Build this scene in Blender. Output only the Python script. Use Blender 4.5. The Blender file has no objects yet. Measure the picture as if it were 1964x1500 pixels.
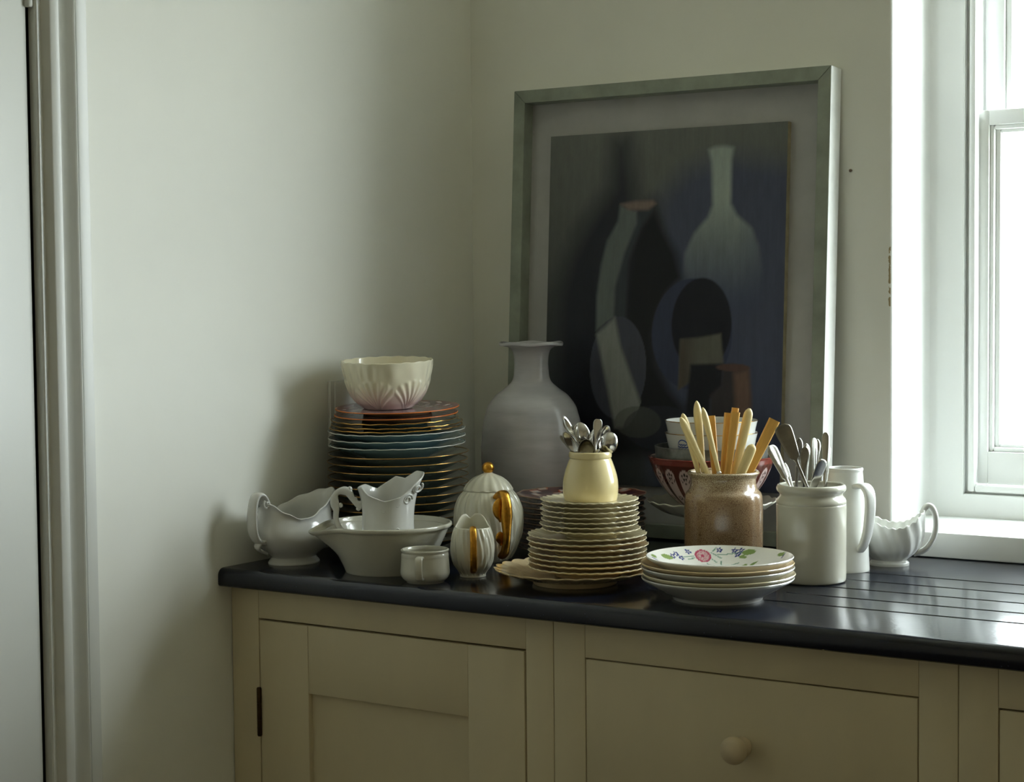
import bpy, bmesh, math, random
import numpy as np
from mathutils import Vector, Matrix

random.seed(4)
scene = bpy.context.scene
COL = scene.collection
PI = math.pi
IMG = math.radians(33.38)          # the camera looks 33 degrees to the left of the window wall's normal

# ------------------------------------------------------------------ camera
cam_d = bpy.data.cameras.new('camera')
cam_d.sensor_width = 36.0
cam_d.lens = 64.155
cam_d.clip_start = 0.05
cam_o = bpy.data.objects.new('camera', cam_d)
COL.objects.link(cam_o)
_r = Vector((0.83528161, 0.54973957, -0.00954141))
_u = Vector((-0.02110703, 0.04940148, 0.99855595))
_f = Vector((-0.54941708, 0.83387403, -0.05286751))
_m = Matrix((_r, _u, -_f)).transposed().to_4x4()
_m.translation = Vector((2.11607, -3.07143, 1.36009))
cam_o.matrix_world = _m
scene.camera = cam_o

# ------------------------------------------------------------------ world: even overcast sky
world = bpy.data.worlds.new('overcast_sky')
scene.world = world
world.use_nodes = True
bg = world.node_tree.nodes['Background']
bg.inputs[0].default_value = (0.90, 0.97, 1.0, 1)
bg.inputs[1].default_value = 20.5

scene.view_settings.view_transform = 'Standard'
scene.view_settings.look = 'None'
scene.view_settings.gamma = 1.0
scene.view_settings.use_curve_mapping = False
scene.view_settings.exposure = 0.0
scene.cycles.use_denoising = True
scene.cycles.max_bounces = 10
scene.cycles.diffuse_bounces = 6
scene.cycles.sample_clamp_indirect = 6.0
scene.cycles.caustics_reflective = True
scene.cycles.caustics_refractive = False

def portal(name, loc, rot, sx, sy):
    l = bpy.data.lights.new(name, 'AREA')
    l.shape = 'RECTANGLE'; l.size = sx; l.size_y = sy
    l.cycles.is_portal = True
    o = bpy.data.objects.new(name, l); COL.objects.link(o)
    o.location = loc; o.rotation_euler = rot
    return o
portal('daylight_portal', (1.48, 0.30, 1.673), (-PI/2, 0, 0), 0.99, 1.35)

# ------------------------------------------------------------------ helpers
def lin(c):
    c = c/255.0
    return c/12.92 if c <= 0.04045 else ((c+0.055)/1.055)**2.4
def rgb(r, g, b): return (lin(r), lin(g), lin(b), 1.0)

MATS = {}
def mat(name, color, rough=0.5, metal=0.0, coat=0.0, spec=0.5, mottle=0.0, mscale=8.0, bump=0.0, bscale=60.0,
        stretch=(1, 1, 1), attr=False, sss=0.0):
    if name in MATS: return MATS[name]
    m = bpy.data.materials.new(name); m.use_nodes = True
    nt = m.node_tree; b = nt.nodes['Principled BSDF']
    b.inputs['Base Color'].default_value = color
    b.inputs['Roughness'].default_value = rough
    b.inputs['Metallic'].default_value = metal
    b.inputs['Specular IOR Level'].default_value = spec
    b.inputs['Coat Weight'].default_value = coat
    b.inputs['Coat Roughness'].default_value = 0.06
    tc = nt.nodes.new('ShaderNodeTexCoord')
    mp = nt.nodes.new('ShaderNodeMapping'); mp.inputs['Scale'].default_value = stretch
    nt.links.new(tc.outputs['Object'], mp.inputs['Vector'])
    src = None
    if attr:
        a = nt.nodes.new('ShaderNodeAttribute'); a.attribute_name = 'paint'
        src = a.outputs['Color']
    if mottle > 0:
        n = nt.nodes.new('ShaderNodeTexNoise'); n.inputs['Scale'].default_value = mscale
        n.inputs['Detail'].default_value = 6; n.inputs['Roughness'].default_value = 0.6
        nt.links.new(mp.outputs[0], n.inputs['Vector'])
        hs = nt.nodes.new('ShaderNodeHueSaturation')
        mr = nt.nodes.new('ShaderNodeMapRange')
        mr.inputs['From Min'].default_value = 0.3; mr.inputs['From Max'].default_value = 0.7
        mr.inputs['To Min'].default_value = 1-mottle; mr.inputs['To Max'].default_value = 1+mottle
        nt.links.new(n.outputs['Fac'], mr.inputs['Value'])
        nt.links.new(mr.outputs[0], hs.inputs['Value'])
        hs.inputs['Color'].default_value = color
        if src: nt.links.new(src, hs.inputs['Color'])
        src = hs.outputs['Color']
    if src: nt.links.new(src, b.inputs['Base Color'])
    if bump > 0:
        n2 = nt.nodes.new('ShaderNodeTexNoise'); n2.inputs['Scale'].default_value = bscale
        n2.inputs['Detail'].default_value = 5
        nt.links.new(mp.outputs[0], n2.inputs['Vector'])
        bp = nt.nodes.new('ShaderNodeBump'); bp.inputs['Strength'].default_value = bump
        bp.inputs['Distance'].default_value = 0.002
        nt.links.new(n2.outputs['Fac'], bp.inputs['Height'])
        nt.links.new(bp.outputs[0], b.inputs['Normal'])
    MATS[name] = m
    return m

def ob(name, verts, faces, m, parent=None, smooth=True, loc=None, rotz=None, sharp=None, colors=None):
    me = bpy.data.meshes.new(name)
    me.from_pydata([tuple(v) for v in verts], [], faces)
    if smooth: me.shade_smooth()
    if sharp and smooth: me.set_sharp_from_angle(angle=math.radians(sharp))
    if m: me.materials.append(m)
    if colors is not None:
        ca = me.color_attributes.new('paint', 'FLOAT_COLOR', 'POINT')
        ca.data.foreach_set('color', np.asarray(colors, dtype=np.float32).ravel())
    me.update()
    o = bpy.data.objects.new(name, me); COL.objects.link(o)
    if parent is not None: o.parent = parent
    if loc is not None: o.location = loc
    if rotz is not None: o.rotation_euler = (0, 0, rotz)
    return o

def inst(src, name, parent=None, loc=None, rot=None):
    o = src.copy(); COL.objects.link(o); o.name = name; o.parent = parent
    if loc is not None: o.location = loc
    if rot is not None: o.rotation_euler = rot
    return o

def empty(name, loc=(0, 0, 0), rotz=0.0):
    o = bpy.data.objects.new(name, None); COL.objects.link(o)
    o.empty_display_size = 0.02
    o.location = loc; o.rotation_euler = (0, 0, rotz)
    return o

def tag(o, label, cat, group=None):
    o['label'] = label; o['category'] = cat
    if group: o['group'] = group
    return o
def struct(o, label=None):
    o['kind'] = 'structure'
    if label: o['label'] = label
    return o

def bevel_box(bm, lo, hi, bev=0.0, seg=2):
    r = bmesh.ops.create_cube(bm, size=1.0)
    vs = r['verts']
    for v in vs:
        v.co = Vector([lo[i] + (v.co[i]+0.5)*(hi[i]-lo[i]) for i in range(3)])
    if bev > 0:
        es = list({e for v in vs for e in v.link_edges})
        bmesh.ops.bevel(bm, geom=es, offset=bev, segments=seg, affect='EDGES', profile=0.5)

def boxes(name, lst, m, parent=None, bev=0.0, loc=None):
    bm = bmesh.new()
    for lo, hi in lst: bevel_box(bm, lo, hi, bev)
    me = bpy.data.meshes.new(name); bm.to_mesh(me); bm.free()
    me.materials.append(m)
    if bev > 0:
        me.shade_smooth(); me.set_sharp_from_angle(angle=math.radians(40))
    o = bpy.data.objects.new(name, me); COL.objects.link(o)
    if parent is not None: o.parent = parent
    if loc is not None: o.location = loc
    return o

def cr(pts, n=6, closed=False):
    """Catmull-Rom through points of any dimension"""
    p = [np.array(q, float) for q in pts]
    out = []
    N = len(p)
    rng = range(N) if closed else range(N-1)
    for i in rng:
        if closed: a, b, c, d = p[i-1], p[i], p[(i+1) % N], p[(i+2) % N]
        else: a, b, c, d = p[max(i-1, 0)], p[i], p[i+1], p[min(i+2, N-1)]
        for k in range(n):
            t = k/n
            out.append(0.5*((2*b) + (-a+c)*t + (2*a-5*b+4*c-d)*t*t + (-a+3*b-3*c+d)*t**3))
    if not closed: out.append(p[-1])
    return [tuple(q) for q in out]

def lathe(prof, seg=64, mod=None):
    """prof: (r, z) from the axis outwards and back to the axis. mod(i, r, z, th)->(r, z) or (x, y, z)"""
    verts = []; faces = []; rows = []
    for i, (r, z) in enumerate(prof):
        if r <= 1e-6:
            rows.append([len(verts)]); verts.append((0, 0, z)); continue
        row = []
        for k in range(seg):
            th = 2*PI*k/seg
            q = mod(i, r, z, th) if mod else (r, z)
            if len(q) == 2: q = (q[0]*math.cos(th), q[0]*math.sin(th), q[1])
            row.append(len(verts)); verts.append(q)
        rows.append(row)
    for a, b in zip(rows[:-1], rows[1:]):
        if len(a) == 1 and len(b) == 1: continue
        for k in range(seg):
            k2 = (k+1) % seg
            if len(a) == 1: faces.append((a[0], b[k2], b[k]))
            elif len(b) == 1: faces.append((a[k], a[k2], b[0]))
            else: faces.append((a[k], a[k2], b[k2], b[k]))
    return verts, faces

def sweep(path, wfn, tfn, axis=(0, 1, 0), nseg=12, power=2.0):
    """tube of super-elliptic section along a 3D path; half width along `axis`, half thickness across it"""
    ax = Vector(axis).normalized()
    P = [Vector(p) for p in path]; N = len(P)
    verts = []; faces = []
    for i, p in enumerate(P):
        t = (P[min(i+1, N-1)] - P[max(i-1, 0)]).normalized()
        a = (ax - t*ax.dot(t)).normalized()
        nrm = t.cross(a)
        f = i/(N-1); w = wfn(f) if callable(wfn) else wfn; h = tfn(f) if callable(tfn) else tfn
        for k in range(nseg):
            th = 2*PI*k/nseg
            c, s_ = math.cos(th), math.sin(th)
            cx = math.copysign(abs(c)**(2/power), c); sx = math.copysign(abs(s_)**(2/power), s_)
            verts.append(p + a*(w*cx) + nrm*(h*sx))
    for i in range(N-1):
        for k in range(nseg):
            k2 = (k+1) % nseg
            faces.append((i*nseg+k, i*nseg+k2, (i+1)*nseg+k2, (i+1)*nseg+k))
    faces.append(tuple(range(nseg-1, -1, -1)))
    faces.append(tuple((N-1)*nseg+k for k in range(nseg)))
    return verts, faces

def ring_tube(pts, rad, nseg=6):
    """closed tube along a closed ring of points"""
    N = len(pts); P = [Vector(p) for p in pts]
    verts = []; faces = []
    for i, p in enumerate(P):
        t = (P[(i+1) % N]-P[i-1]).normalized()
        a = Vector((0, 0, 1)); a = (a - t*a.dot(t)).normalized(); b = t.cross(a)
        for k in range(nseg):
            th = 2*PI*k/nseg
            verts.append(p + a*(rad*math.sin(th)) + b*(rad*math.cos(th)))
    for i in range(N):
        j = (i+1) % N
        for k in range(nseg):
            k2 = (k+1) % nseg
            faces.append((i*nseg+k, i*nseg+k2, j*nseg+k2, j*nseg+k))
    return verts, faces

def merge(*vf):
    V = []; F = []
    for v, f in vf:
        o = len(V); V += list(v); F += [tuple(i+o for i in q) for q in f]
    return V, F

def px_prof(pts, s, n=5):
    """silhouette in hundredth-like picture units scaled to metres"""
    return cr([(a*s, b*s) for a, b in pts], n)

def wall_of(outer, t, floor):
    """outer (r,z) from foot to rim -> full vessel profile with inner wall"""
    prof = [(0, outer[0][1]+0.002)] + [(outer[0][0]*0.82, outer[0][1]+0.002), (outer[0][0]*0.86, outer[0][1])]
    prof += outer
    rr, rz = outer[-1]
    prof += [(rr-t*0.25, rz+t*0.28), (rr-t*0.75, rz+t*0.28)]
    inner = []
    for (r, z) in reversed(outer):
        if z > floor+0.004: inner.append((max(r-t, 0.002), z))
    prof += inner
    last = inner[-1]
    prof += [(last[0]*0.93, floor+0.0015), (last[0]*0.75, floor), (0, floor)]
    return prof

Z0 = 0.90                      # top of the worktop
def at(x, y, z=0.0): return (x, y, Z0+z)
def ordinal(i): return ['topmost', 'second', 'third', 'fourth', 'fifth', 'sixth', 'seventh', 'eighth', 'ninth', 'tenth',
                        'eleventh', 'twelfth', 'thirteenth', 'fourteenth'][i]

# ------------------------------------------------------------------ materials
M_wall = mat('plaster_paint', rgb(228, 228, 220), 0.6, spec=0.25, mottle=0.03, mscale=2.5, bump=0.12, bscale=14)
def wall_wear(m):
    """chipped paint along the plaster corner beside the window"""
    nt = m.node_tree; b = nt.nodes['Principled BSDF']; old = b.inputs['Base Color'].links[0].from_socket
    tc = nt.nodes.new('ShaderNodeTexCoord'); sx = nt.nodes.new('ShaderNodeSeparateXYZ'); nt.links.new(tc.outputs['Object'], sx.inputs[0])
    nz = nt.nodes.new('ShaderNodeTexNoise'); nz.inputs['Scale'].default_value = 70; nz.inputs['Detail'].default_value = 6
    nt.links.new(tc.outputs['Object'], nz.inputs['Vector'])
    def band(sock, c0, w_):
        s_ = nt.nodes.new('ShaderNodeMath'); s_.operation = 'SUBTRACT'; s_.inputs[1].default_value = c0; nt.links.new(sock, s_.inputs[0])
        a_ = nt.nodes.new('ShaderNodeMath'); a_.operation = 'ABSOLUTE'; nt.links.new(s_.outputs[0], a_.inputs[0])
        r_ = nt.nodes.new('ShaderNodeMapRange'); r_.inputs['From Min'].default_value = w_; r_.inputs['From Max'].default_value = w_*0.4
        nt.links.new(a_.outputs[0], r_.inputs['Value']); return r_.outputs[0]
    mu = nt.nodes.new('ShaderNodeMath'); mu.operation = 'MULTIPLY'
    nt.links.new(band(sx.outputs['X'], 0.8985, 0.011), mu.inputs[0]); nt.links.new(band(sx.outputs['Z'], 1.385, 0.115), mu.inputs[1])
    m2 = nt.nodes.new('ShaderNodeMath'); m2.operation = 'MULTIPLY'; nt.links.new(mu.outputs[0], m2.inputs[0]); nt.links.new(nz.outputs['Fac'], m2.inputs[1])
    gt_ = nt.nodes.new('ShaderNodeMath'); gt_.operation = 'GREATER_THAN'; gt_.inputs[1].default_value = 0.47; nt.links.new(m2.outputs[0], gt_.inputs[0])
    mx = nt.nodes.new('ShaderNodeMix'); mx.data_type = 'RGBA'; nt.links.new(gt_.outputs[0], mx.inputs['Factor'])
    nt.links.new(old, mx.inputs['A']); mx.inputs['B'].default_value = rgb(158, 142, 108)
    nt.links.new(mx.outputs['Result'], b.inputs['Base Color'])
wall_wear(M_wall)
M_room = mat('room_paint', rgb(212, 200, 174), 0.8, spec=0.2, mottle=0.03, mscale=2)
M_ceil = mat('ceiling_paint', rgb(250, 246, 230), 0.8, spec=0.2)
M_floor = mat('floor_boards', rgb(74, 60, 46), 0.6, mottle=0.2, mscale=6, stretch=(1, 12, 1))
M_trim = mat('gloss_paint', rgb(204, 205, 199), 0.38, mottle=0.02, mscale=5, bump=0.05, bscale=90, stretch=(1, 1, 0.1))
M_winpaint = mat('window_paint', rgb(240, 242, 240), 0.35, mottle=0.015, mscale=6)
M_gap = mat('gap_shade', rgb(22, 22, 18), 0.9)  # near-black colour stands in for the shade inside gaps
M_cab = mat('cabinet_paint', rgb(206, 194, 162), 0.55, spec=0.35, mottle=0.05, mscale=7, bump=0.1, bscale=50, stretch=(1, 1, 0.4))
M_hinge = mat('tarnished_brass', rgb(70, 52, 32), 0.45, metal=0.8, mottle=0.3, mscale=90)
M_knob = mat('knob_paint', rgb(200, 184, 152), 0.5, mottle=0.06, mscale=40)

def slate_material():
    m = mat('slate', rgb(13, 18, 32), 0.2, spec=0.55, mottle=0.25, mscale=9, bump=0.06, bscale=120)
    nt = m.node_tree; b = nt.nodes['Principled BSDF']
    tc = nt.nodes.new('ShaderNodeTexCoord')
    v = nt.nodes.new('ShaderNodeTexVoronoi'); v.inputs['Scale'].default_value = 140
    nt.links.new(tc.outputs['Object'], v.inputs['Vector'])
    lt = nt.nodes.new('ShaderNodeMath'); lt.operation = 'LESS_THAN'; lt.inputs[1].default_value = 0.10
    nt.links.new(v.outputs['Distance'], lt.inputs[0])
    nz = nt.nodes.new('ShaderNodeTexNoise'); nz.inputs['Scale'].default_value = 5
    nt.links.new(tc.outputs['Object'], nz.inputs['Vector'])
    gt = nt.nodes.new('ShaderNodeMath'); gt.operation = 'GREATER_THAN'; gt.inputs[1].default_value = 0.53
    nt.links.new(nz.outputs['Fac'], gt.inputs[0])
    mu = nt.nodes.new('ShaderNodeMath'); mu.operation = 'MULTIPLY'
    nt.links.new(lt.outputs[0], mu.inputs[0]); nt.links.new(gt.outputs[0], mu.inputs[1])
    old = b.inputs['Base Color'].links[0].from_socket
    mx = nt.nodes.new('ShaderNodeMix'); mx.data_type = 'RGBA'
    nt.links.new(mu.outputs[0], mx.inputs['Factor'])
    nt.links.new(old, mx.inputs['A']); mx.inputs['B'].default_value = rgb(84, 90, 102)
    nt.links.new(mx.outputs['Result'], b.inputs['Base Color'])
    # smears: roughness varies
    n3 = nt.nodes.new('ShaderNodeTexNoise'); n3.inputs['Scale'].default_value = 3.5; n3.inputs['Detail'].default_value = 7
    nt.links.new(tc.outputs['Object'], n3.inputs['Vector'])
    mr = nt.nodes.new('ShaderNodeMapRange'); mr.inputs['From Min'].default_value = 0.3; mr.inputs['From Max'].default_value = 0.7
    mr.inputs['To Min'].default_value = 0.11; mr.inputs['To Max'].default_value = 0.23
    nt.links.new(n3.outputs['Fac'], mr.inputs['Value']); nt.links.new(mr.outputs[0], b.inputs['Roughness'])
    return m
M_slate = slate_material()

def glass_material():
    m = bpy.data.materials.new('window_glass'); m.use_nodes = True
    nt = m.node_tree; nt.nodes.clear()
    out = nt.nodes.new('ShaderNodeOutputMaterial'); mx = nt.nodes.new('ShaderNodeMixShader')
    tr = nt.nodes.new('ShaderNodeBsdfTransparent'); gl = nt.nodes.new('ShaderNodeBsdfGlossy')
    gl.inputs['Roughness'].default_value = 0.02
    lw = nt.nodes.new('ShaderNodeLayerWeight'); lw.inputs['Blend'].default_value = 0.12
    fr = nt.nodes.new('ShaderNodeMath'); fr.operation = 'MULTIPLY'; fr.inputs[1].default_value = 0.35
    nt.links.new(lw.outputs['Facing'], fr.inputs[0])
    tr.inputs['Color'].default_value = (0.97, 0.985, 0.98, 1)
    nt.links.new(fr.outputs[0], mx.inputs[0]); nt.links.new(tr.outputs[0], mx.inputs[1]); nt.links.new(gl.outputs[0], mx.inputs[2])
    nt.links.new(mx.outputs[0], out.inputs[0])
    return m
M_glass = glass_material()

def ceramic(name, c, rough=0.12, mottle=0.03, mscale=30, bump=0.0, bscale=60, **k):
    return mat(name, c, rough, spec=0.5, coat=0.3, mottle=mottle, mscale=mscale, bump=bump, bscale=bscale, **k)
M_white = ceramic('white_ironstone', rgb(205, 205, 200))
M_offwhite = ceramic('offwhite_glaze', rgb(190, 188, 173))
M_bright = ceramic('bright_white_glaze', rgb(218, 219, 214))
M_cream = ceramic('cream_glaze', rgb(222, 212, 178), mottle=0.05, mscale=20)
M_creamtan = ceramic('aged_cream_glaze', rgb(214, 192, 150), mottle=0.08, mscale=14)
M_lustre = ceramic('ivory_lustre', rgb(208, 205, 186), rough=0.2, bump=0.1, bscale=120)
M_yellow = ceramic('custard_glaze', rgb(222, 207, 158), mottle=0.04, mscale=12)
M_greyv = ceramic('grey_tin_glaze', rgb(182, 182, 188), rough=0.2, mottle=0.07, mscale=14, stretch=(1, 1, 5), bump=0.12, bscale=30)
M_green = ceramic('celadon_grey_glaze', rgb(120, 130, 120), mottle=0.06)
M_teal = ceramic('pale_turquoise_glaze', rgb(150, 178, 182), mottle=0.05)
M_tealdk = ceramic('sea_green_glaze', rgb(112, 136, 132), mottle=0.06)
M_under = ceramic('shaded_underside', rgb(74, 74, 84), mottle=0.12)  # dark tone stands for shade on plate undersides
M_gold = mat('worn_gilding', rgb(206, 150, 60), 0.28, metal=1.0, mottle=0.25, mscale=120, bump=0.3, bscale=220)
M_giltrim = mat('gilt_line', rgb(204, 160, 92), 0.25, metal=1.0, mottle=0.2, mscale=150)
M_orange = mat('orange_rim', rgb(206, 120, 58), 0.25, mottle=0.15, mscale=60)
M_whiterim = mat('white_rim', rgb(226, 226, 220), 0.2)
M_silver = mat('silver_plate', rgb(205, 203, 198), 0.16, metal=1.0, mottle=0.08, mscale=40)
M_tarnish = mat('tarnished_silver', rgb(142, 139, 132), 0.24, metal=1.0, mottle=0.2, mscale=50)
M_ivory = mat('ivory_handle', rgb(226, 206, 150), 0.32, mottle=0.08, mscale=30, stretch=(6, 6, 0.7))
M_amber = mat('amber_handle', rgb(212, 164, 84), 0.34, mottle=0.1, mscale=30, stretch=(6, 6, 0.7))
M_pewter = mat('pewter', rgb(120, 122, 118), 0.35, metal=0.6, mottle=0.3, mscale=60, bump=0.3, bscale=90)
M_blueink = mat('blue_ink', rgb(40, 70, 140), 0.4)
M_painted = ceramic('painted_ceramic', (0.8, 0.8, 0.8, 1), attr=True, mottle=0.03)

# ================================================================== the room
YF = -0.7425                     # cabinet face
RX, RY, RZ = 3.9, -4.6, 2.6      # room extents
# left wall with a door opening
boxes_l = [((-0.12, -1.10, 0), (0, 0.34, RZ)), ((-0.12, -1.98, 2.06), (0, -1.10, RZ)), ((-0.12, RY, 0), (0, -1.98, RZ))]
w = boxes('wall_left', boxes_l, M_wall); struct(w, 'off white plaster wall left of the worktop')

# window wall with splayed, slightly rounded reveal; extruded in z as two side pieces, plus apron and head
def prism(poly, z0, z1):
    n = len(poly)
    V = [(x, y, z0) for x, y in poly] + [(x, y, z1) for x, y in poly]
    F = [tuple(range(n-1, -1, -1)), tuple(range(n, 2*n))]
    for i in range(n):
        j = (i+1) % n
        F.append((i, j, n+j, n+i))
    return V, F
rev = [(0.893, 0.0), (0.897, 0.0008), (0.8995, 0.0028), (0.901, 0.006), (0.9025, 0.140), (0.904, 0.152), (0.909, 0.161), (0.918, 0.1655), (0.924, 0.166)]
FX = 0.972                       # left side of the box frame
WT = 0.34                        # wall thickness
left_poly = [(-0.0, 0.0)] + rev + [(FX, 0.166), (FX, WT), (-0.0, WT)]
WX1 = 2.96
right_poly = [(WX1-x, y) for x, y in reversed(left_poly[1:-2])]
right_poly = [(WX1-FX, WT)] + right_poly + [(RX, 0.0), (RX, WT)]
parts = [prism(left_poly, 0.0, RZ), prism(right_poly, 0.0, RZ)]
ap = [(FX, 0.166), (WX1-FX, 0.166), (WX1-FX, WT), (FX, WT)]
parts.append(prism(ap, 0.0, 0.986)); parts.append(prism(ap, 2.36, RZ))
low = [(0.90, 0.002), (WX1-0.90, 0.002), (WX1-0.90, 0.167), (0.90, 0.167)]
parts.append(prism(low, 0.0, 0.905)); parts.append(prism(low, 2.42, RZ))
v, f = merge(*parts)
w = ob('wall_back', v, f, M_wall, sharp=30)
w.data.materials.append(M_winpaint)
for pl in w.data.polygons:
    if pl.center.y > 0.0012 and pl.center.y < 0.30 and 0.895 < pl.center.x < WX1-0.895 and abs(pl.normal.z) < 0.5: pl.material_index = 1
for pl in w.data.polygons:
    if abs(pl.normal.x) > 0.8 and pl.center.y > 0.004 and 0.895 < pl.center.x < WX1-0.895: pl.material_index = 1

nv, nf = lathe([(0, -0.02), (0.0012, -0.02), (0.0012, 0.004), (0.003, 0.0045), (0.003, 0.006), (0, 0.0062)], 10)
nl = ob('nail', [(x, -z, y) for x, y, z in nv], [tuple(reversed(q)) for q in nf], mat('old_nail', rgb(110, 96, 76), 0.6), parent=w); nl.location = (0.8235, 0.0, 1.575)
struct(w, 'off white plaster wall behind the painting and around the window')
struct(boxes('wall_right', [((RX, RY, 0), (RX+0.1, 0.34, RZ))], M_room), 'plain wall on the far right of the kitchen')
struct(boxes('wall_front', [((0, RY-0.12, 0), (RX, RY, RZ))], M_room), 'wall behind the viewer')
struct(boxes('floor', [((-0.12, RY-0.12, -0.05), (RX+0.1, 0.34, 0))], M_floor), 'dark wooden kitchen floor')
struct(boxes('ground', [((-14, 0.36, -0.35), (16, 26, -0.25))], mat('pale_gravel', rgb(150, 148, 136), 0.9, mottle=0.15, mscale=3)), 'pale garden ground outside the window')
struct(boxes('ceiling', [((-0.12, RY-0.12, RZ), (RX+0.1, 0.34, RZ+0.05))], M_ceil), 'pale kitchen ceiling')

# door and moulded architrave on the left wall
d = boxes('door_1', [((-0.035, -1.975, 0.01), (0.004, -1.1735, 2.03))], M_trim, bev=0.002)
struct(d, 'white painted door at the left edge')
hz = 1.795
kv, kf = lathe([(0, hz), (0.005, hz), (0.0065, hz+0.002), (0.0065, hz+0.09), (0, hz+0.09)], 16)
hg = ob('hinge', kv, kf, M_trim, parent=d, sharp=40); 
for v_ in hg.data.vertices: v_.co.x += 0.006; v_.co.y += -1.170
boxes('gap_backing', [((-0.06, -1.1735, 0.0), (-0.004, -1.0995, 2.06)), ((-0.06, -1.981, 0.0), (-0.004, -1.975, 2.06)), ((-0.06, -1.975, 2.03), (-0.004, -1.1735, 2.06)), ((-0.06, -1.975, 0.0), (-0.036, -1.1735, 0.012))], M_gap, parent=d)  # dark backing added behind the door gap, stops outside light leaking in
casing = [(0, 0), (0, 12), (2, 14), (22, 15), (24, 14.5), (27, 9), (29, 8.5), (30, 10), (32, 17), (35, 21), (37, 22), (40, 21),
          (46, 16), (52, 12.5), (57, 12), (60, 14), (65, 19), (68, 21), (71, 21), (82, 20), (84, 19), (88, 12), (90, 11), (97, 11), (99, 9.5), (99.5, 0)]
V = []
for z in (0.0, 2.08):
    for u_, h_ in casing: V.append((h_*1.45/1000.0, -1.066-u_/1000.0, z))
n = len(casing)
F = [(i, i+1, n+i+1, n+i) for i in range(n-1)] + [tuple(range(n)), tuple(range(2*n-1, n-1, -1))]
t = ob('trim_1', V, F, M_trim, sharp=35); struct(t, 'moulded white door casing')

# ------------------------------------------------------------------ window
win = empty('window_1', (0, 0, 0)); struct(win, 'white sash window to the right of the painting')
GX0, GX1 = FX, WX1-FX
def frame4(name, x0, x1, z0, z1, y0, y1, wx, wz0, wz1, m, parent, bev=0.0015):
    return boxes(name, [((x0, y0, z0), (x0+wx, y1, z1)), ((x1-wx, y0, z0), (x1, y1, z1)),
                        ((x0+wx, y0, z0), (x1-wx, y1, z0+wz0)), ((x0+wx, y0, z1-wz1), (x1-wx, y1, z1))], m, parent, bev)
frame4('box_frame', GX0, GX1, 0.986, 2.36, 0.178, 0.33, 0.012, 0.008, 0.012, M_winpaint, win)
frame4('edge_bead', GX0-0.002, GX1+0.002, 0.984, 2.362, 0.161, 0.176, 0.0035, 0.0035, 0.0035, M_winpaint, win, 0.001)
frame4('staff_bead', GX0+0.008, GX1-0.008, 0.991, 2.352, 0.165, 0.188, 0.013, 0.013, 0.014, M_winpaint, win, 0.004)
SX0, SX1 = GX0+0.016, GX1-0.016
lower = frame4('lower_sash', SX0, SX1, 1.004, 1.686, 0.191, 0.229, 0.021, 0.060, 0.027, M_winpaint, win)
frame4('moulding', SX0+0.021, SX1-0.021, 1.064, 1.659, 0.197, 0.223, 0.008, 0.008, 0.008, M_winpaint, lower, 0.003)
frame4('inner_moulding', SX0+0.029, SX1-0.029, 1.072, 1.651, 0.206, 0.220, 0.009, 0.006, 0.006, M_winpaint, lower, 0.002)
boxes('glass_pane', [((SX0+0.03, 0.213, 1.076), (SX1-0.03, 0.216, 1.649))], M_glass, lower)
upper = frame4('upper_sash', SX0, SX1, 1.651, 2.348, 0.235, 0.273, 0.034, 0.028, 0.05, M_winpaint, win)
frame4('moulding', SX0+0.034, SX1-0.034, 1.679, 2.298, 0.243, 0.267, 0.012, 0.01, 0.01, M_winpaint, upper, 0.003)
boxes('glass_pane', [((SX0+0.04, 0.256, 1.683), (SX1-0.04, 0.259, 2.294))], M_glass, upper)
boxes('sill', [((0.902, -0.066, Z0+0.001), (WX1-0.902, 0.1655, 0.9445))], M_winpaint, win, bev=0.003)

# ------------------------------------------------------------------ worktop with draining grooves
def worktop():
    yfr = -0.775; top = Z0; bot = 0.869
    grooves = [-0.6025, -0.5235, -0.4415, -0.3598, -0.2775]
    r = 0.013
    pr = [(yfr+0.03, bot), (yfr+0.004, bot), (yfr+0.001, bot+0.002), (yfr, bot+0.005), (yfr, top-r)]
    for k in range(1, 7):
        a = PI/2*k/6
        pr.append((yfr+r-r*math.cos(a), top-r+r*math.sin(a)))
    gi = []
    for gy in grooves:
        for dy, dz in ((-0.0042, 0), (-0.0032, -0.0016), (-0.0022, -0.0042), (0.0022, -0.0042), (0.0032, -0.0016), (0.0042, 0)):
            gi.append((len(pr), dz)); pr.append((gy+dy, top))
    pr += [(-0.001, top), (-0.001, bot)]
    gd = dict(gi)
    secs = [(0.001, 0), (0.935, 0), (0.955, 1), (1.93, 1)]
    V = []
    for x, g in secs:
        for i, (y, z) in enumerate(pr): V.append((x, y, z + (gd.get(i, 0) if g else 0)))
    n = len(pr); F = []
    for a in range(len(secs)-1):
        for i in range(n):
            j = (i+1) % n
            F.append((a*n+i, (a+1)*n+i, (a+1)*n+j, a*n+j))
    F.append(tuple(range(n))); F.append(tuple((len(secs)-1)*n+i for i in range(n-1, -1, -1)))
    return ob('worktop', V, F, M_slate, sharp=32)
tag(worktop(), 'long black slate worktop with rounded front edge and draining grooves', 'worktop')

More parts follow.
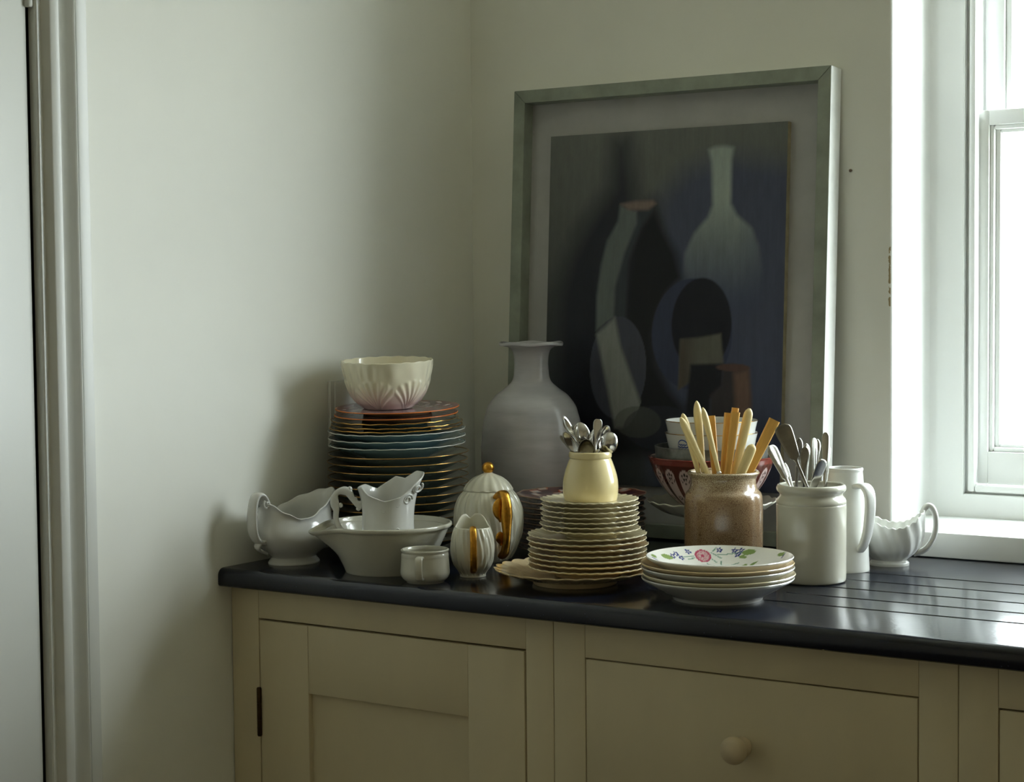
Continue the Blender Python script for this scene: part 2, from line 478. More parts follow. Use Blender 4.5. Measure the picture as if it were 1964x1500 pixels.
# ------------------------------------------------------------------ cabinets
def cabinet(x0, x1, dx0, dx1, ztop, kind, label, hinge=False, gt=0.0018, gr=0.0018):
    c = empty('base_cabinet', (x0, 0, 0.0)); tag(c, label, 'cabinet', 'painted base cabinets under the worktop')
    W = x1-x0; a0, a1 = dx0-x0, dx1-x0
    T = 0.022; g = 0.0018
    zb, zt = 0.10, 0.8685
    boxes('carcass', [((0.0015, YF+T+0.001, zb), (0.018, -0.02, zt)), ((W-0.018, YF+T+0.001, zb), (W-0.0015, -0.02, zt)),
                      ((0.018, YF+T+0.001, zb), (W-0.018, -0.02, zb+0.018)), ((0.018, -0.038, zb+0.018), (W-0.018, -0.02, zt)),
                      ((0.018, YF+0.05, zt-0.018), (W-0.018, -0.038, zt))], M_cab, c)
    boxes('plinth', [((0.0, YF+0.05, 0.0), (W, YF+0.068, zb))], M_cab, c)
    e = 0.0006
    boxes('stile', [((e, YF, zb), (a0-g, YF+T, zt))], M_cab, c, 0.0008)
    boxes('stile', [((a1+gr, YF, zb), (W-e, YF+T, zt))], M_cab, c, 0.0008)
    boxes('rail', [((a0-g+0.0004, YF+0.0003, ztop+gt), (a1+gr-0.0004, YF+T, zt))], M_cab, c, 0.0008)
    boxes('rail', [((a0-g+0.0004, YF+0.0003, zb), (a1+g-0.0004, YF+T, 0.145))], M_cab, c, 0.0008)
    boxes('shadow_board', [((a0-g, YF+T+0.0012, 0.12), (a1+g, YF+T+0.004, zt-0.02))], M_gap, c)
    if kind == 'door':
        dr = empty('door', (0, 0, 0)); dr.parent = c
        zl = 0.148; sw = 0.106; zp = 0.6975
        for xa, xb in ((a0, a0+sw), (a1-sw, a1)):
            boxes('door_stile', [((xa+0.0003, YF, zl), (xb-0.0003, YF+0.021, ztop))], M_cab, dr, 0.0009)
        boxes('door_rail', [((a0+sw, YF+0.0004, zp), (a1-sw, YF+0.021, ztop))], M_cab, dr, 0.0009)
        boxes('door_rail', [((a0+sw, YF+0.0004, zl), (a1-sw, YF+0.021, zl+0.12))], M_cab, dr, 0.0009)
        boxes('door_panel', [((a0+sw-0.006, YF+0.010, zl+0.115), (a1-sw+0.006, YF+0.018, zp+0.006))], M_cab, dr)
        if hinge:
            for zc in (0.655, 0.28):
                kv, kf = lathe([(0, -0.042), (0.003, -0.042), (0.0042, -0.04), (0.0042, -0.0145), (0.0034, -0.014), (0.0042, -0.0135),
                                (0.0042, 0.0135), (0.0034, 0.014), (0.0042, 0.0145), (0.0042, 0.04), (0.003, 0.042), (0, 0.042)], 14)
                h = ob('hinge', kv, kf, M_hinge, dr, sharp=40); h.location = (a0-0.001, YF-0.0025, zc); h['label'] = 'dark tarnished butt hinge'
    else:
        zl = 0.613
        db = boxes('drawer', [((a0, YF, zl), (a1, YF+0.021, ztop))], M_cab, c, 0.001)
        kp = [(0, 0), (0.013, 0), (0.0145, 0.002), (0.0125, 0.005), (0.0092, 0.010), (0.0095, 0.014), (0.0150, 0.019), (0.0195, 0.026), (0.0195, 0.033),
              (0.0155, 0.040), (0.008, 0.0435), (0, 0.0445)]
        kv, kf = lathe(cr(kp, 4), 32)
        kv = [(x, -z, y) for x, y, z in kv]
        kn = ob('knob', kv, [tuple(reversed(q)) for q in kf], M_knob, db); kn.location = ((a0+a1)/2, YF, 0.7125); kn['label'] = 'round turned wooden knob'
        boxes('rail', [((a0-g, YF+0.0003, 0.588), (a1+g, YF+T, zl-g))], M_cab, c, 0.0008)
        boxes('drawer', [((a0, YF, 0.148), (a1, YF+0.021, 0.585))], M_cab, c, 0.001)
    return c
cabinet(0.001, 0.6526, 0.0632, 0.5993, 0.8118, 'door', 'greige painted cabinet with recessed panel door beside the left wall', True, 0.0036, 0.0034)
cabinet(0.6526, 1.2876, 0.7100, 1.2308, 0.8113, 'drawer', 'greige painted cabinet with wide drawer and round knob below the flowered plates', gt=0.0022)
cabinet(1.2876, 1.92, 1.3432, 1.864, 0.809, 'door', 'greige painted cabinet cut off by the right edge', gt=0.0026)

# ------------------------------------------------------------------ wall socket on the left wall
so = empty('wall_socket', (0.0, -0.425, 1.145)); tag(so, 'white surface mounted wall socket half hidden behind plate stack', 'socket')
boxes('back_box', [((0.0, -0.049, -0.062), (0.008, 0.049, 0.060))], M_white, so, 0.002)
boxes('face_plate', [((0.0081, -0.040, -0.060), (0.0115, 0.049, 0.058))], M_white, so, 0.002)

# ================================================================== painting
def in_poly(X, Y, poly):
    ins = np.zeros(X.shape, bool); n = len(poly)
    for i in range(n):
        x0, y0 = poly[i]; x1, y1 = poly[(i+1) % n]
        if y0 == y1: continue
        c = ((y0 > Y) != (y1 > Y)) & (X < (x1-x0)*(Y-y0)/(y1-y0)+x0)
        ins ^= c
    return ins
def poly_dist(X, Y, poly):
    d = np.full(X.shape, 9.0); n = len(poly)
    for i in range(n):
        a = np.array(poly[i]); b = np.array(poly[(i+1) % n]); ab = b-a
        L = (ab**2).sum()+1e-12
        t = np.clip(((X-a[0])*ab[0]+(Y-a[1])*ab[1])/L, 0, 1)
        d = np.minimum(d, np.hypot(X-a[0]-t*ab[0], Y-a[1]-t*ab[1]))
    return d
def soft(X, Y, poly, blur):
    d = poly_dist(X, Y, poly); sgn = np.where(in_poly(X, Y, poly), 1, -1)
    return np.clip(0.5+0.5*sgn*d/blur, 0, 1)

PAINT = {
 'shadow': [(0.352, 0.752), (0.387, 0.752), (0.402, 0.678), (0.412, 0.633), (0.442, 0.628), (0.469, 0.229), (0.232, 0.15), (0.231, 0.454), (0.256, 0.534), (0.29, 0.591), (0.346, 0.665)],
 'blue': [(0.454, 0.631), (0.508, 0.685), (0.561, 0.704), (0.613, 0.709), (0.74, 0.686), (0.74, 0.08), (0.452, 0.08)],
 'black': [(0.446, 0.624), (0.468, 0.578), (0.495, 0.533), (0.509, 0.485), (0.48, 0.459), (0.458, 0.422), (0.446, 0.378), (0.454, 0.322), (0.485, 0.278), (0.519, 0.245), (0.513, 0.156), (0.32, 0.148), (0.383, 0.227), (0.39, 0.453), (0.401, 0.547), (0.419, 0.587)],
 'strip': [(0.371, 0.626), (0.408, 0.614), (0.409, 0.591), (0.384, 0.536), (0.365, 0.472), (0.363, 0.411), (0.324, 0.388), (0.324, 0.453), (0.332, 0.514), (0.344, 0.559), (0.367, 0.596)],
 'strip2': [(0.408, 0.614), (0.442, 0.617), (0.417, 0.58), (0.393, 0.52), (0.389, 0.407), (0.363, 0.411), (0.365, 0.472), (0.384, 0.536), (0.409, 0.591)],
 'lip': [(0.372, 0.629), (0.403, 0.633), (0.442, 0.633), (0.449, 0.627), (0.433, 0.616), (0.39, 0.617)],
 'bottle': [(0.557, 0.723), (0.572, 0.728), (0.593, 0.728), (0.609, 0.724), (0.605, 0.702), (0.605, 0.622), (0.618, 0.6), (0.649, 0.575), (0.663, 0.544), (0.672, 0.501), (0.669, 0.415), (0.514, 0.415), (0.508, 0.489), (0.513, 0.533), (0.531, 0.569), (0.559, 0.598), (0.568, 0.62), (0.564, 0.7)],
 'cup': [(0.507, 0.372), (0.549, 0.376), (0.591, 0.383), (0.598, 0.327), (0.531, 0.324), (0.53, 0.293), (0.505, 0.278)],
 'block': [(0.53, 0.325), (0.597, 0.327), (0.597, 0.287), (0.572, 0.261), (0.571, 0.159), (0.513, 0.156)],
 'jug': [(0.597, 0.324), (0.615, 0.328), (0.649, 0.32), (0.654, 0.27), (0.659, 0.162), (0.575, 0.159), (0.572, 0.269), (0.594, 0.287)],
 'jughi': [(0.619, 0.311), (0.649, 0.318), (0.654, 0.27), (0.656, 0.213), (0.626, 0.212)],
 'leafstrip': [(0.325, 0.381), (0.365, 0.413), (0.38, 0.355), (0.408, 0.291), (0.426, 0.25), (0.429, 0.205), (0.371, 0.203), (0.346, 0.301)],
}
def painting():
    FX0, FX1, FH, FT, fw = 0.134, 0.8045, 0.858, 0.045, 0.0255
    p = empty('painting', (0, -0.095, Z0+0.003))
    p.rotation_euler = (-0.0582, 0, 0)
    tag(p, 'dark still life painting of bottles in pale grey frame leaning on wall', 'painting')
    Mf = mat('grey_frame_paint', rgb(138, 145, 133), 0.55, mottle=0.22, mscale=16, bump=0.25, bscale=60, stretch=(1, 1, 1))
    Ms = mat('white_frame_edge', rgb(226, 227, 223), 0.55, mottle=0.06, mscale=20)
    Mb = mat('backing_board', rgb(170, 170, 170), 0.7, mottle=0.1, mscale=9, bump=0.15, bscale=70)
    a, b, c, d_ = FX0, FX1, 0.0, FH
    # mitred frame members, each a piece of its own
    def member(poly):
        n = len(poly)
        V = [(x, 0, z) for x, z in poly] + [(x, FT, z) for x, z in poly]
        F = [tuple(range(n)), tuple(range(2*n-1, n-1, -1))] + [(i, n+i, n+(i+1) % n, (i+1) % n) for i in range(n)]
        o = ob('frame_member', V, F, Mf, p, smooth=False)
        o.data.materials.append(Ms)
        for pl in o.data.polygons:
            if abs(pl.normal.y) < 0.3 and (pl.center.x < a+0.002 or pl.center.x > b-0.002 or pl.center.z > d_-0.002): pl.material_index = 1
        bv = o.modifiers.new('bevel', 'BEVEL'); bv.width = 0.0012; bv.segments = 2
    e = 0.0002
    member([(a, c), (a+fw, c+fw), (a+fw, d_-fw), (a, d_)])
    member([(b, d_), (b-fw, d_-fw), (b-fw, c+fw), (b, c)])
    member([(a+e, d_), (a+fw+e, d_-fw), (b-fw-e, d_-fw), (b-e, d_)])
    member([(b-e, c), (b-fw-e, c+fw), (a+fw+e, c+fw), (a+e, c)])
    boxes('backing', [((a+fw, 0.030, c+fw), (b-fw, 0.036, d_-fw))], Mb, p)
    # painted panel
    cx0, cx1, cz0, cz1 = 0.212, 0.716, 0.095, 0.766
    nx, nz = 230, 300
    xs = np.linspace(cx0, cx1, nx); zs = np.linspace(cz0, cz1, nz)
    X, Z = np.meshgrid(xs, zs)
    def C(r, g, b_): return np.array([lin(r), lin(g), lin(b_)])
    img = np.zeros((nz, nx, 3)); img[:] = C(116, 118, 106)
    g = np.clip((0.766-Z)/0.5, 0, 1)[..., None]
    img = img*(1-g)+C(64, 68, 66)*g
    edge = np.clip((X-cx0)/0.12, 0, 1)[..., None]
    def lay(mask, col, op=1.0):
        nonlocal img
        k = (mask*op)[..., None]; img = img*(1-k)+col*k
    lay(soft(X, Z, PAINT['blue'], 0.03), C(76, 82, 104), 0.85)
    lay(soft(X, Z, PAINT['shadow'], 0.03), C(27, 30, 42), 0.95)
    kz = np.clip((Z-0.43)/0.2, 0, 1)**1.5
    bc = C(172, 182, 166)[None, None]*kz[..., None]+C(78, 86, 106)[None, None]*(1-kz[..., None])
    k = (soft(X, Z, PAINT['bottle'], 0.005)*np.clip((Z-0.40)/0.06, 0, 1))[..., None]
    side = np.clip((X-0.62)/0.06, 0, 1)[..., None]*0.5
    bc = bc*(1-side)+C(66, 72, 96)*side
    img = img*(1-k)+bc*k
    lay(soft(X, Z, PAINT['black'], 0.012), C(17, 19, 24))
    lay(soft(X, Z, PAINT['strip2'], 0.005), C(62, 68, 72))
    lay(soft(X, Z, PAINT['strip'], 0.004), C(112, 120, 112))
    lay(soft(X, Z, PAINT['lip'], 0.004), C(140, 120, 106))
    def ell(cx, cz, rx, rz, blur=0.05): return np.clip((1-np.hypot((X-cx)/rx, (Z-cz)/rz))/blur+0.5, 0, 1)
    lay(ell(0.530, 0.382, 0.084, 0.103, 0.03), C(58, 64, 86))
    lay(ell(0.550, 0.400, 0.062, 0.086, 0.05), C(20, 22, 34))
    lay(soft(X, Z, PAINT['cup'], 0.003), C(108, 106, 90))
    lay(soft(X, Z, PAINT['cup'], 0.003)*np.clip((0.545-X)/0.03, 0, 1), C(84, 72, 60), 0.8)
    lay(soft(X, Z, PAINT['block'], 0.004), C(20, 22, 30))
    lay(soft(X, Z, PAINT['jug'], 0.004), C(62, 56, 56))
    lay(soft(X, Z, PAINT['jughi'], 0.006), C(122, 94, 76))
    lay(ell(0.617, 0.321, 0.034, 0.007, 0.2), C(98, 72, 64))
    lay(ell(0.374, 0.317, 0.062, 0.098, 0.02), C(76, 78, 88))
    lay(soft(X, Z, PAINT['leafstrip'], 0.005)*ell(0.374, 0.317, 0.062, 0.12, 0.02), C(150, 153, 142))
    lay(ell(0.47, 0.205, 0.08, 0.042, 0.04), C(40, 46, 56), 0.8)
    lay(ell(0.42, 0.215, 0.05, 0.03, 0.05), C(92, 94, 84), 0.6)
    rng = np.random.RandomState(2)
    streak = rng.rand(1, nx)*0.06+rng.rand(nz, nx)*0.04
    img = img*(0.92+streak[..., None])
    img = img*0.80*np.array([0.96, 0.99, 1.14])
    cols = np.concatenate([img, np.ones((nz, nx, 1))], axis=2).reshape(-1, 4)
    V = [(x, 0.016, z) for z in zs for x in xs]
    F = []
    for j in range(nz-1):
        for i in range(nx-1): F.append((j*nx+i, j*nx+i+1, (j+1)*nx+i+1, (j+1)*nx+i))
    Mc = mat('oil_paint', (0.1, 0.1, 0.1, 1), 0.5, attr=True, mottle=0.10, mscale=22, bump=0.2, bscale=55, stretch=(3, 3, 0.8), spec=0.3)
    ob('painted_panel', V, F, Mc, p, colors=cols)['label'] = 'dark blue and olive still life of bottles and cups'
    Me = mat('panel_edge', rgb(168, 158, 130), 0.7, mottle=0.2, mscale=40)
    boxes('panel_board', [((cx0, 0.0162, cz0), (cx1, 0.0299, cz1))], Me, p)
painting()

# ================================================================== crockery
def obj_root_mesh(name, vf, m, loc, rotz, label, cat, group=None, sharp=50, colors=None):
    o = ob(name, vf[0], vf[1], m, loc=loc, rotz=rotz, sharp=sharp, colors=colors)
    return tag(o, label, cat, group)

# ---- tall grey vase in the corner
s = 0.000981
out = px_prof([(74, 0), (76, 4), (84, 40), (93, 90), (97.5, 150), (97, 190), (93, 225), (84, 256), (69, 276), (50, 291), (37, 304), (33, 325), (33, 348), (37, 362), (46, 369)], s, 6)
out += [(0.0595, 0.3645), (0.0602, 0.3665), (0.060, 0.369)]
def vase_mod(i, r, z, th):
    return (r*(1+0.004*math.sin(2*th+1)+0.003*math.sin(z*260)), z + (0.0012*math.sin(5*th) if z > 0.362 else 0))
v, f = lathe(wall_of(out, 0.0055, 0.008), 96, vase_mod)
vz = obj_root_mesh('vase', (v, f), M_greyv, at(0.2620, -0.1905), IMG, 'tall grey glazed bottle vase with flared lip in front of painting', 'vase')

# ---- plates
def plate_profile(R, h, wr, wz, fr, base=0.0035, e=0.0014, deep=False):
    if deep:
        und = [(fr+0.0015, 0.0018), (fr+0.004, 0.0044)] + [(fr+0.004+(R-0.002-fr-0.004)*q, 0.0044+(h-e-0.0044)*(q**0.95)) for q in (0.25, 0.5, 0.75, 0.97)]
    else:
        und = [(fr+0.0015, 0.002), (fr+0.003, wz-base+0.0002), ((fr+wr)/2+0.003, wz-base+0.0006), (wr+0.004, wz-base*0.8+0.0012)]
        und += [(wr+0.004+(R-wr-0.004)*q, wz-base*0.8+0.0012+(h-e-(wz-base*0.8+0.0012))*(q**1.15)) for q in (0.33, 0.66, 0.95)]
    top = [(wr+(R-0.002-wr)*q, wz+(h-wz)*(q**1.05)) for q in (0.9, 0.6, 0.3, 0.1)]
    pr = [(0, wz-base), (fr-0.005, wz-base), (fr-0.003, 0.0004), (fr-0.001, 0.0), (fr+0.0008, 0.0004)] + und
    pr += [(R-0.0004, h-e*0.9), (R, h-e*0.35), (R-0.0005, h)] + top + [(wr-0.003, wz+0.0001), (wr*0.8, wz), (0, wz)]
    return pr
def wave(R, h, n, ar, az, pw=6, kind='sin', ph=0.0):
    def fn(i, r, z, th):
        k = max(0.0, min(1.0, r/R))**pw
        c = math.cos(n*th+ph)
        if kind == 'scallop': c = 2*abs(math.cos(n*th/2+ph))-1
        return (r+ar*k*c, z+az*k*c)
    return fn
def rim_ring(R, h, fn, rad, seg):
    pts = []
    for k in range(seg):
        th = 2*PI*k/seg
        r, z = fn(0, R, h, th) if fn else (R, h)
        pts.append((r*math.cos(th), r*math.sin(th), z))
    return ring_tube(pts, rad)

class PlateKind:
    def __init__(self, name, R, h, wr, wz, fr, m, rim=None, fn=None, seg=72, base=0.0035, e=0.0014, rimrad=0.0009, rimname='gilt_rim', colors=None, prof=None, deep=False):
        self.src = None; self.name = name; self.rimname = rimname
        pr = prof or plate_profile(R, h, wr, wz, fr, base, e, deep)
        v, f = lathe(pr, seg, fn)
        me = bpy.data.meshes.new(name); me.from_pydata([tuple(q) for q in v], [], f); me.shade_smooth(); me.set_sharp_from_angle(angle=math.radians(60))
        me.materials.append(m)
        if colors:
            cs = np.array([colors(q) for q in v], dtype=np.float32)
            ca = me.color_attributes.new('paint', 'FLOAT_COLOR', 'POINT'); ca.data.foreach_set('color', cs.ravel())
        self.me = me; self.rme = None
        if rim:
            rv, rf = rim_ring(R-0.0002, h-0.0004, fn, rimrad, seg)
            rme = bpy.data.meshes.new(rimname); rme.from_pydata([tuple(q) for q in rv], [], rf); rme.shade_smooth(); rme.materials.append(rim)
            self.rme = rme
    def place(self, x, y, z, rotz, label, cat, group, tilt=(0, 0)):
        o = bpy.data.objects.new(self.name, self.me); COL.objects.link(o)
        o.location = (x, y, z); o.rotation_euler = (tilt[0], tilt[1], rotz)
        tag(o, label, cat, group)
        if self.rme:
            r = bpy.data.objects.new(self.rimname, self.rme); COL.objects.link(r); r.parent = o
        return o
def lean(o, away, right):
    """tip a thing on the stack: its far side and its right side (as the viewer sees it) rise"""
    z_ = o.rotation_euler.z
    m = Matrix.Rotation(math.radians(away), 3, Vector((0.835, 0.55, 0))) @ Matrix.Rotation(-math.radians(right), 3, Vector((-0.55, 0.835, 0))) @ Matrix.Rotation(z_, 3, 'Z')
    o.rotation_euler = m.to_euler()
    return o
def jit(a): return random.uniform(-a, a)

# -- tall stack against the left wall: thirteen grey green gilt plates
gx, gy = 0.139, -0.446
gk = PlateKind('dinner_plate', 0.1265, 0.0285, 0.072, 0.0134, 0.066, M_green, M_giltrim, base=0.004, deep=True, rimrad=0.0008)
N = 12
for i in range(N):
    k = N-1-i
    o = gk.place(gx+jit(0.0012), gy+jit(0.0012), Z0+i*0.0137, random.uniform(0, 6), '%s of the grey green gilt rimmed plates in the tall stack' % ordinal(k).capitalize(),
             'plate', 'grey green gilt plates in the tall stack')
    lean(o, 0.07*i, 0.06*i)
zt = Z0+0.001+N*0.0137
ck = PlateKind('soup_plate', 0.1232, 0.0300, 0.062, 0.0121, 0.054, M_teal, M_whiterim, wave(0.123, 0, 22, 0.0005, 0.0005), rimname='white_rim', deep=True, rimrad=0.0008)
for i in range(3):
    o = ck.place(gx-0.002+jit(0.001), gy+jit(0.001), zt+i*0.0126, random.uniform(0, 6),
             ['lowest', 'middle', 'upper'][i].capitalize()+' of three pale turquoise plates with white rims in the tall stack', 'plate', 'turquoise plates in the tall stack')
    lean(o, 1.1+0.25*i, 0.8)
zt += 3*0.0126+0.0003
fw_ = wave(0.119, 0, 18, 0.0012, 0.0007, kind='scallop')
tall = [(0, 0.0143), (0.045, 0.0143), (0.047, 0.0004), (0.049, 0), (0.051, 0.0004), (0.053, 0.0138), (0.08, 0.0150), (0.100, 0.0178), (0.1165, 0.0212), (0.119, 0.0224), (0.1185, 0.0230), (0.112, 0.0220), (0.095, 0.0196), (0.075, 0.0179), (0, 0.0178)]
tk0 = PlateKind('dessert_plate', 0.1190, 0.0229, 0, 0, 0, M_tealdk, M_giltrim, fw_, rimrad=0.0012, prof=tall)
tk = PlateKind('dessert_plate', 0.1190, 0.0108, 0.070, 0.0073, 0.060, M_tealdk, M_giltrim, fw_, rimrad=0.0011, base=0.003)
for i, (dz, sc, off) in enumerate([(0, 1.0, 0), (0.0183, 0.985, 0.001), (0.0260, 0.955, -0.002)]):
    o = (tk0 if i == 0 else tk).place(gx-0.003+off, gy+off, zt+dz, random.uniform(0, 6),
             ['lowest', 'middle', 'upper'][i].capitalize()+' of three wavy edged sea green plates with gilding in the tall stack', 'plate', 'sea green gilt plates in the tall stack')
    o.scale = (sc, sc, 1); lean(o, 1.9+0.15*i, 0.9)
zt += 0.0260+0.0077
def imari_red(q):
    x, y, z = q; r = math.hypot(x, y); th = math.atan2(y, x)
    if z < 0.0086 or (r > 0.09 and z < 0.0113): return rgb(150, 118, 92)
    a = math.sin(th*9+r*160); b_ = math.sin(th*14-r*240)
    if r > 0.101: return rgb(150, 84, 84) if a > 0.2 else rgb(132, 66, 70)
    if a > 0.45: return rgb(128, 44, 52)
    if b_ > 0.35: return rgb(52, 54, 96)
    if b_ < -0.3: return rgb(206, 196, 196)
    return rgb(150, 92, 96)
rp = [(0, 0.0060), (0.055, 0.0060), (0.0575, 0.0004), (0.06, 0), (0.0615, 0.0004), (0.063, 0.0055), (0.085, 0.0075), (0.1085, 0.0108), (0.1105, 0.0112), (0.1108, 0.0118)]
rp += [(0.1103, 0.0124)] + [(0.110-0.0025*k, 0.0124-0.00009*k) for k in range(1, 42)] + [(0, 0.0092)]
rk = PlateKind('side_plate', 0.1108, 0.0118, 0.08, 0.008, 0.06, M_painted, M_orange, None, seg=240, rimrad=0.0011, rimname='orange_rim', colors=imari_red, prof=rp)
for i, dz in enumerate((0.0, 0.0110)):
    o = rk.place(gx-0.003+0.002*i, gy+0.001*i, zt+dz, 1.1*i, ['Lower orange rimmed plate just under the red patterned plate', 'Red and blue patterned plate with orange rim directly under the shell bowl'][i],
             'plate', 'orange rimmed plates in the tall stack')
    lean(o, 2.4+0.2*i, 0.9)
zt += 0.0110+0.0094

# ---- shell bowl on top
def shell_bowl():
    s = 0.000958
    out = px_prof([(45, 0), (47, 1), (52, 6), (60, 13), (70, 27), (77.5, 46), (82.5, 65), (85.5, 80), (87, 89)], s, 10)
    prof = wall_of(out, 0.003, 0.004)
    nout = len(out)+3
    H = 0.0855
    def fn(i, r, z, th):
        rr = r
        outer = i < nout+1
        t = z/H
        if outer and z > 0.001:
            best = 0.0
            for kk in range(6):
                dth = (th-(kk+0.22)*2*PI/6+PI) % (2*PI)-PI
                u_ = dth*0.066; v_ = z+0.006
                rho = math.hypot(u_, v_); ph = math.atan2(u_, v_)
                if abs(ph) < 0.86:
                    lim = 0.062-0.010*ph*ph
                    if rho < lim:
                        e = min(1, (lim-rho)/0.006)*min(1, (0.86-abs(ph))/0.08)*min(1, rho/0.02)
                        best = max(best, e*(0.0010+0.0011*math.cos(ph*27)))
            rr += best
            if t > 0.55:
                rr += 0.0009*math.sin(PI*(t-0.55)/0.45)*math.cos(20*th+3*math.sin(3*th))
        zz = z
        if t > 0.9: zz += 0.0005*math.cos(18*th+0.7)*(t-0.9)/0.1
        return (rr, zz)
    v, f = lathe(prof, 480, fn)
    pk = np.array(rgb(228, 206, 200)); cm = np.array(rgb(232, 226, 200))
    cols = []
    for x, y, z in v:
        k = min(1, max(0, (z-0.005)/0.04)); cols.append(pk*(1-k)+cm*k)
    return v, f, cols
v, f, cols = shell_bowl()
sb = obj_root_mesh('bowl', (v, f), M_painted, (gx-0.014, gy-0.009, zt+0.0012), IMG, 'cream bowl with moulded scallop shells on top of the tall plate stack', 'bowl', colors=cols)
lean(sb, 2.6, 0.7)

# ---- sauce boats
def boat(a, b, zs, spout, hm, hs, hh, thick, flute=0, twist=0.0, famp=0.0, scal=0, NS=96, foot=0.30, broad=2.0, pinch=0.30):
    """a, b: semi axis stations, zs: heights as fraction of the middle rim height; theta 0 = spout, pi = handle"""
    tt = np.linspace(0, 1, len(a))
    A = cr(list(zip(tt, a, b, zs)), 5)
    def rim(th):
        c = math.cos(th)
        h = hm+(hs-hm)*max(0, (c+0.2)/1.2)**broad+(hh-hm)*max(0, (-c-0.1)/0.9)**2.6
        if scal: h += 0.0012*math.cos(scal*th)
        return h
    def pt(st, th, off):
        t, aa, bb, zf = st
        k = max(0.0, (zf-foot)/(1-foot))
        H = hm*(1-k**1.3)+rim(th)*k**1.3
        z = zf*H
        c, s_ = math.cos(th), math.sin(th)
        fl = famp*(0.5+0.5*math.cos(flute*th+twist*zf))*min(1, max(0, (zf-foot*0.7)*6)) if flute else 0
        ea = aa-off+fl; eb = bb-off+fl
        sp = spout*max(0, c)**3*max(0, (zf-0.45)/0.55)**1.6
        x = ea*c+sp
        y = eb*s_*(1-pinch*(max(0, c)**2)*k)
        return (x, y, z)
    V = []; F = []; rows = []
    def row(st, off, dz=0):
        r = []
        for k in range(NS):
            q = pt(st, 2*PI*k/NS, off); r.append(len(V)); V.append((q[0], q[1], q[2]+dz))
        rows.append(r)
    for st in A: row(st, 0)
    row(A[-1], thick*0.3, thick*0.3); row(A[-1], thick*0.7, thick*0.3)
    inner = [st for st in A if st[3] > foot]
    for st in reversed(inner): row(st, thick)
    for r0, r1 in zip(rows[:-1], rows[1:]):
        for k in range(NS):
            k2 = (k+1) % NS; F.append((r0[k], r0[k2], r1[k2], r1[k]))
    c0 = len(V); V.append((0, 0, 0.002)); c1 = len(V)
    zc = sum(V[i][2] for i in rows[-1])/NS; V.append((0, 0, zc-0.002))
    for k in range(NS):
        k2 = (k+1) % NS
        F.append((c0, rows[0][k2], rows[0][k])); F.append((rows[-1][k], rows[-1][k2], c1))
    return V, F, pt, A

def strap(path, w, t, n=6, power=2.4, nseg=14, axis=(0, 1, 0)):
    return sweep(cr(path, n), w, t, axis, nseg, power)

# left sauce boat: handle towards the viewer, spout away to the right
V, F, _, _ = boat([0.048, 0.048, 0.043, 0.044, 0.060, 0.073, 0.076, 0.070, 0.068, 0.073], [0.040, 0.040, 0.035, 0.036, 0.050, 0.059, 0.060, 0.054, 0.052, 0.054],
                  [0.0, 0.04, 0.12, 0.17, 0.32, 0.50, 0.64, 0.82, 0.93, 1.0], 0.022, 0.080, 0.121, 0.112, 0.0035, scal=14, foot=0.26, broad=1.1, pinch=0.10)
bl = empty('sauce_boat', at(0.068, -0.655), IMG+math.radians(50)); tag(bl, 'white ironstone sauce boat with scroll handle next to the left wall', 'sauce boat')
ob('body', V, F, M_white, bl, sharp=60)
hp = [(-0.064, 0, 0.098), (-0.068, 0, 0.114), (-0.076, 0, 0.124), (-0.086, 0, 0.122), (-0.092, 0, 0.108), (-0.095, 0, 0.088), (-0.094, 0, 0.066), (-0.088, 0, 0.050), (-0.078, 0, 0.042), (-0.066, 0, 0.040)]
v, f = strap(hp, lambda q: 0.0135-0.004*q+0.001*math.cos(9*q), lambda q: 0.0040)
ob('handle', v, f, M_white, bl, sharp=60)
for sg in (-1, 1):
    cv, cf = sweep(cr([(-0.072+0.0080*(1-0.6*q)*math.cos(2.2+q*6.2), sg*0.0125, 0.108+0.0080*(1-0.6*q)*math.sin(2.2+q*6.2)) for q in np.linspace(0, 1, 12)], 3), 0.0022, 0.0018, (0, 1, 0), 10)
    ob('scroll', cv, cf, M_white, bl)
cv, cf = strap([(-0.070, 0, 0.046), (-0.080, 0, 0.042), (-0.084, 0, 0.035), (-0.078, 0, 0.029), (-0.062, 0, 0.021)], lambda q: 0.0115*(1-0.75*q), 0.003)
ob('handle_leaf', cv, cf, M_white, bl)

# right sauce boat with swirled fluting, spout to the left
V, F, _, _ = boat([0.033, 0.033, 0.029, 0.032, 0.048, 0.056, 0.058, 0.058], [0.028, 0.028, 0.024, 0.027, 0.040, 0.046, 0.047, 0.047],
                  [0.0, 0.07, 0.13, 0.18, 0.40, 0.66, 0.86, 1.0], 0.030, 0.066, 0.108, 0.094, 0.003, flute=15, twist=7.0, famp=0.0022, scal=30, foot=0.2, NS=150)
br = empty('sauce_boat', at(0.9650, -0.176), IMG+PI-0.22); tag(br, 'white swirl fluted sauce boat with loop handle below the window', 'sauce boat')
ob('body', V, F, M_bright, br, sharp=60)
hp = [(-0.054, 0, 0.088), (-0.060, 0, 0.098), (-0.066, 0, 0.1005), (-0.072, 0, 0.095), (-0.0765, 0, 0.080), (-0.076, 0, 0.060), (-0.069, 0, 0.040), (-0.057, 0, 0.026), (-0.040, 0, 0.019)]
v, f = strap(hp, lambda q: 0.0068, lambda q: 0.0050)
ob('handle', v, f, M_bright, br, sharp=60)

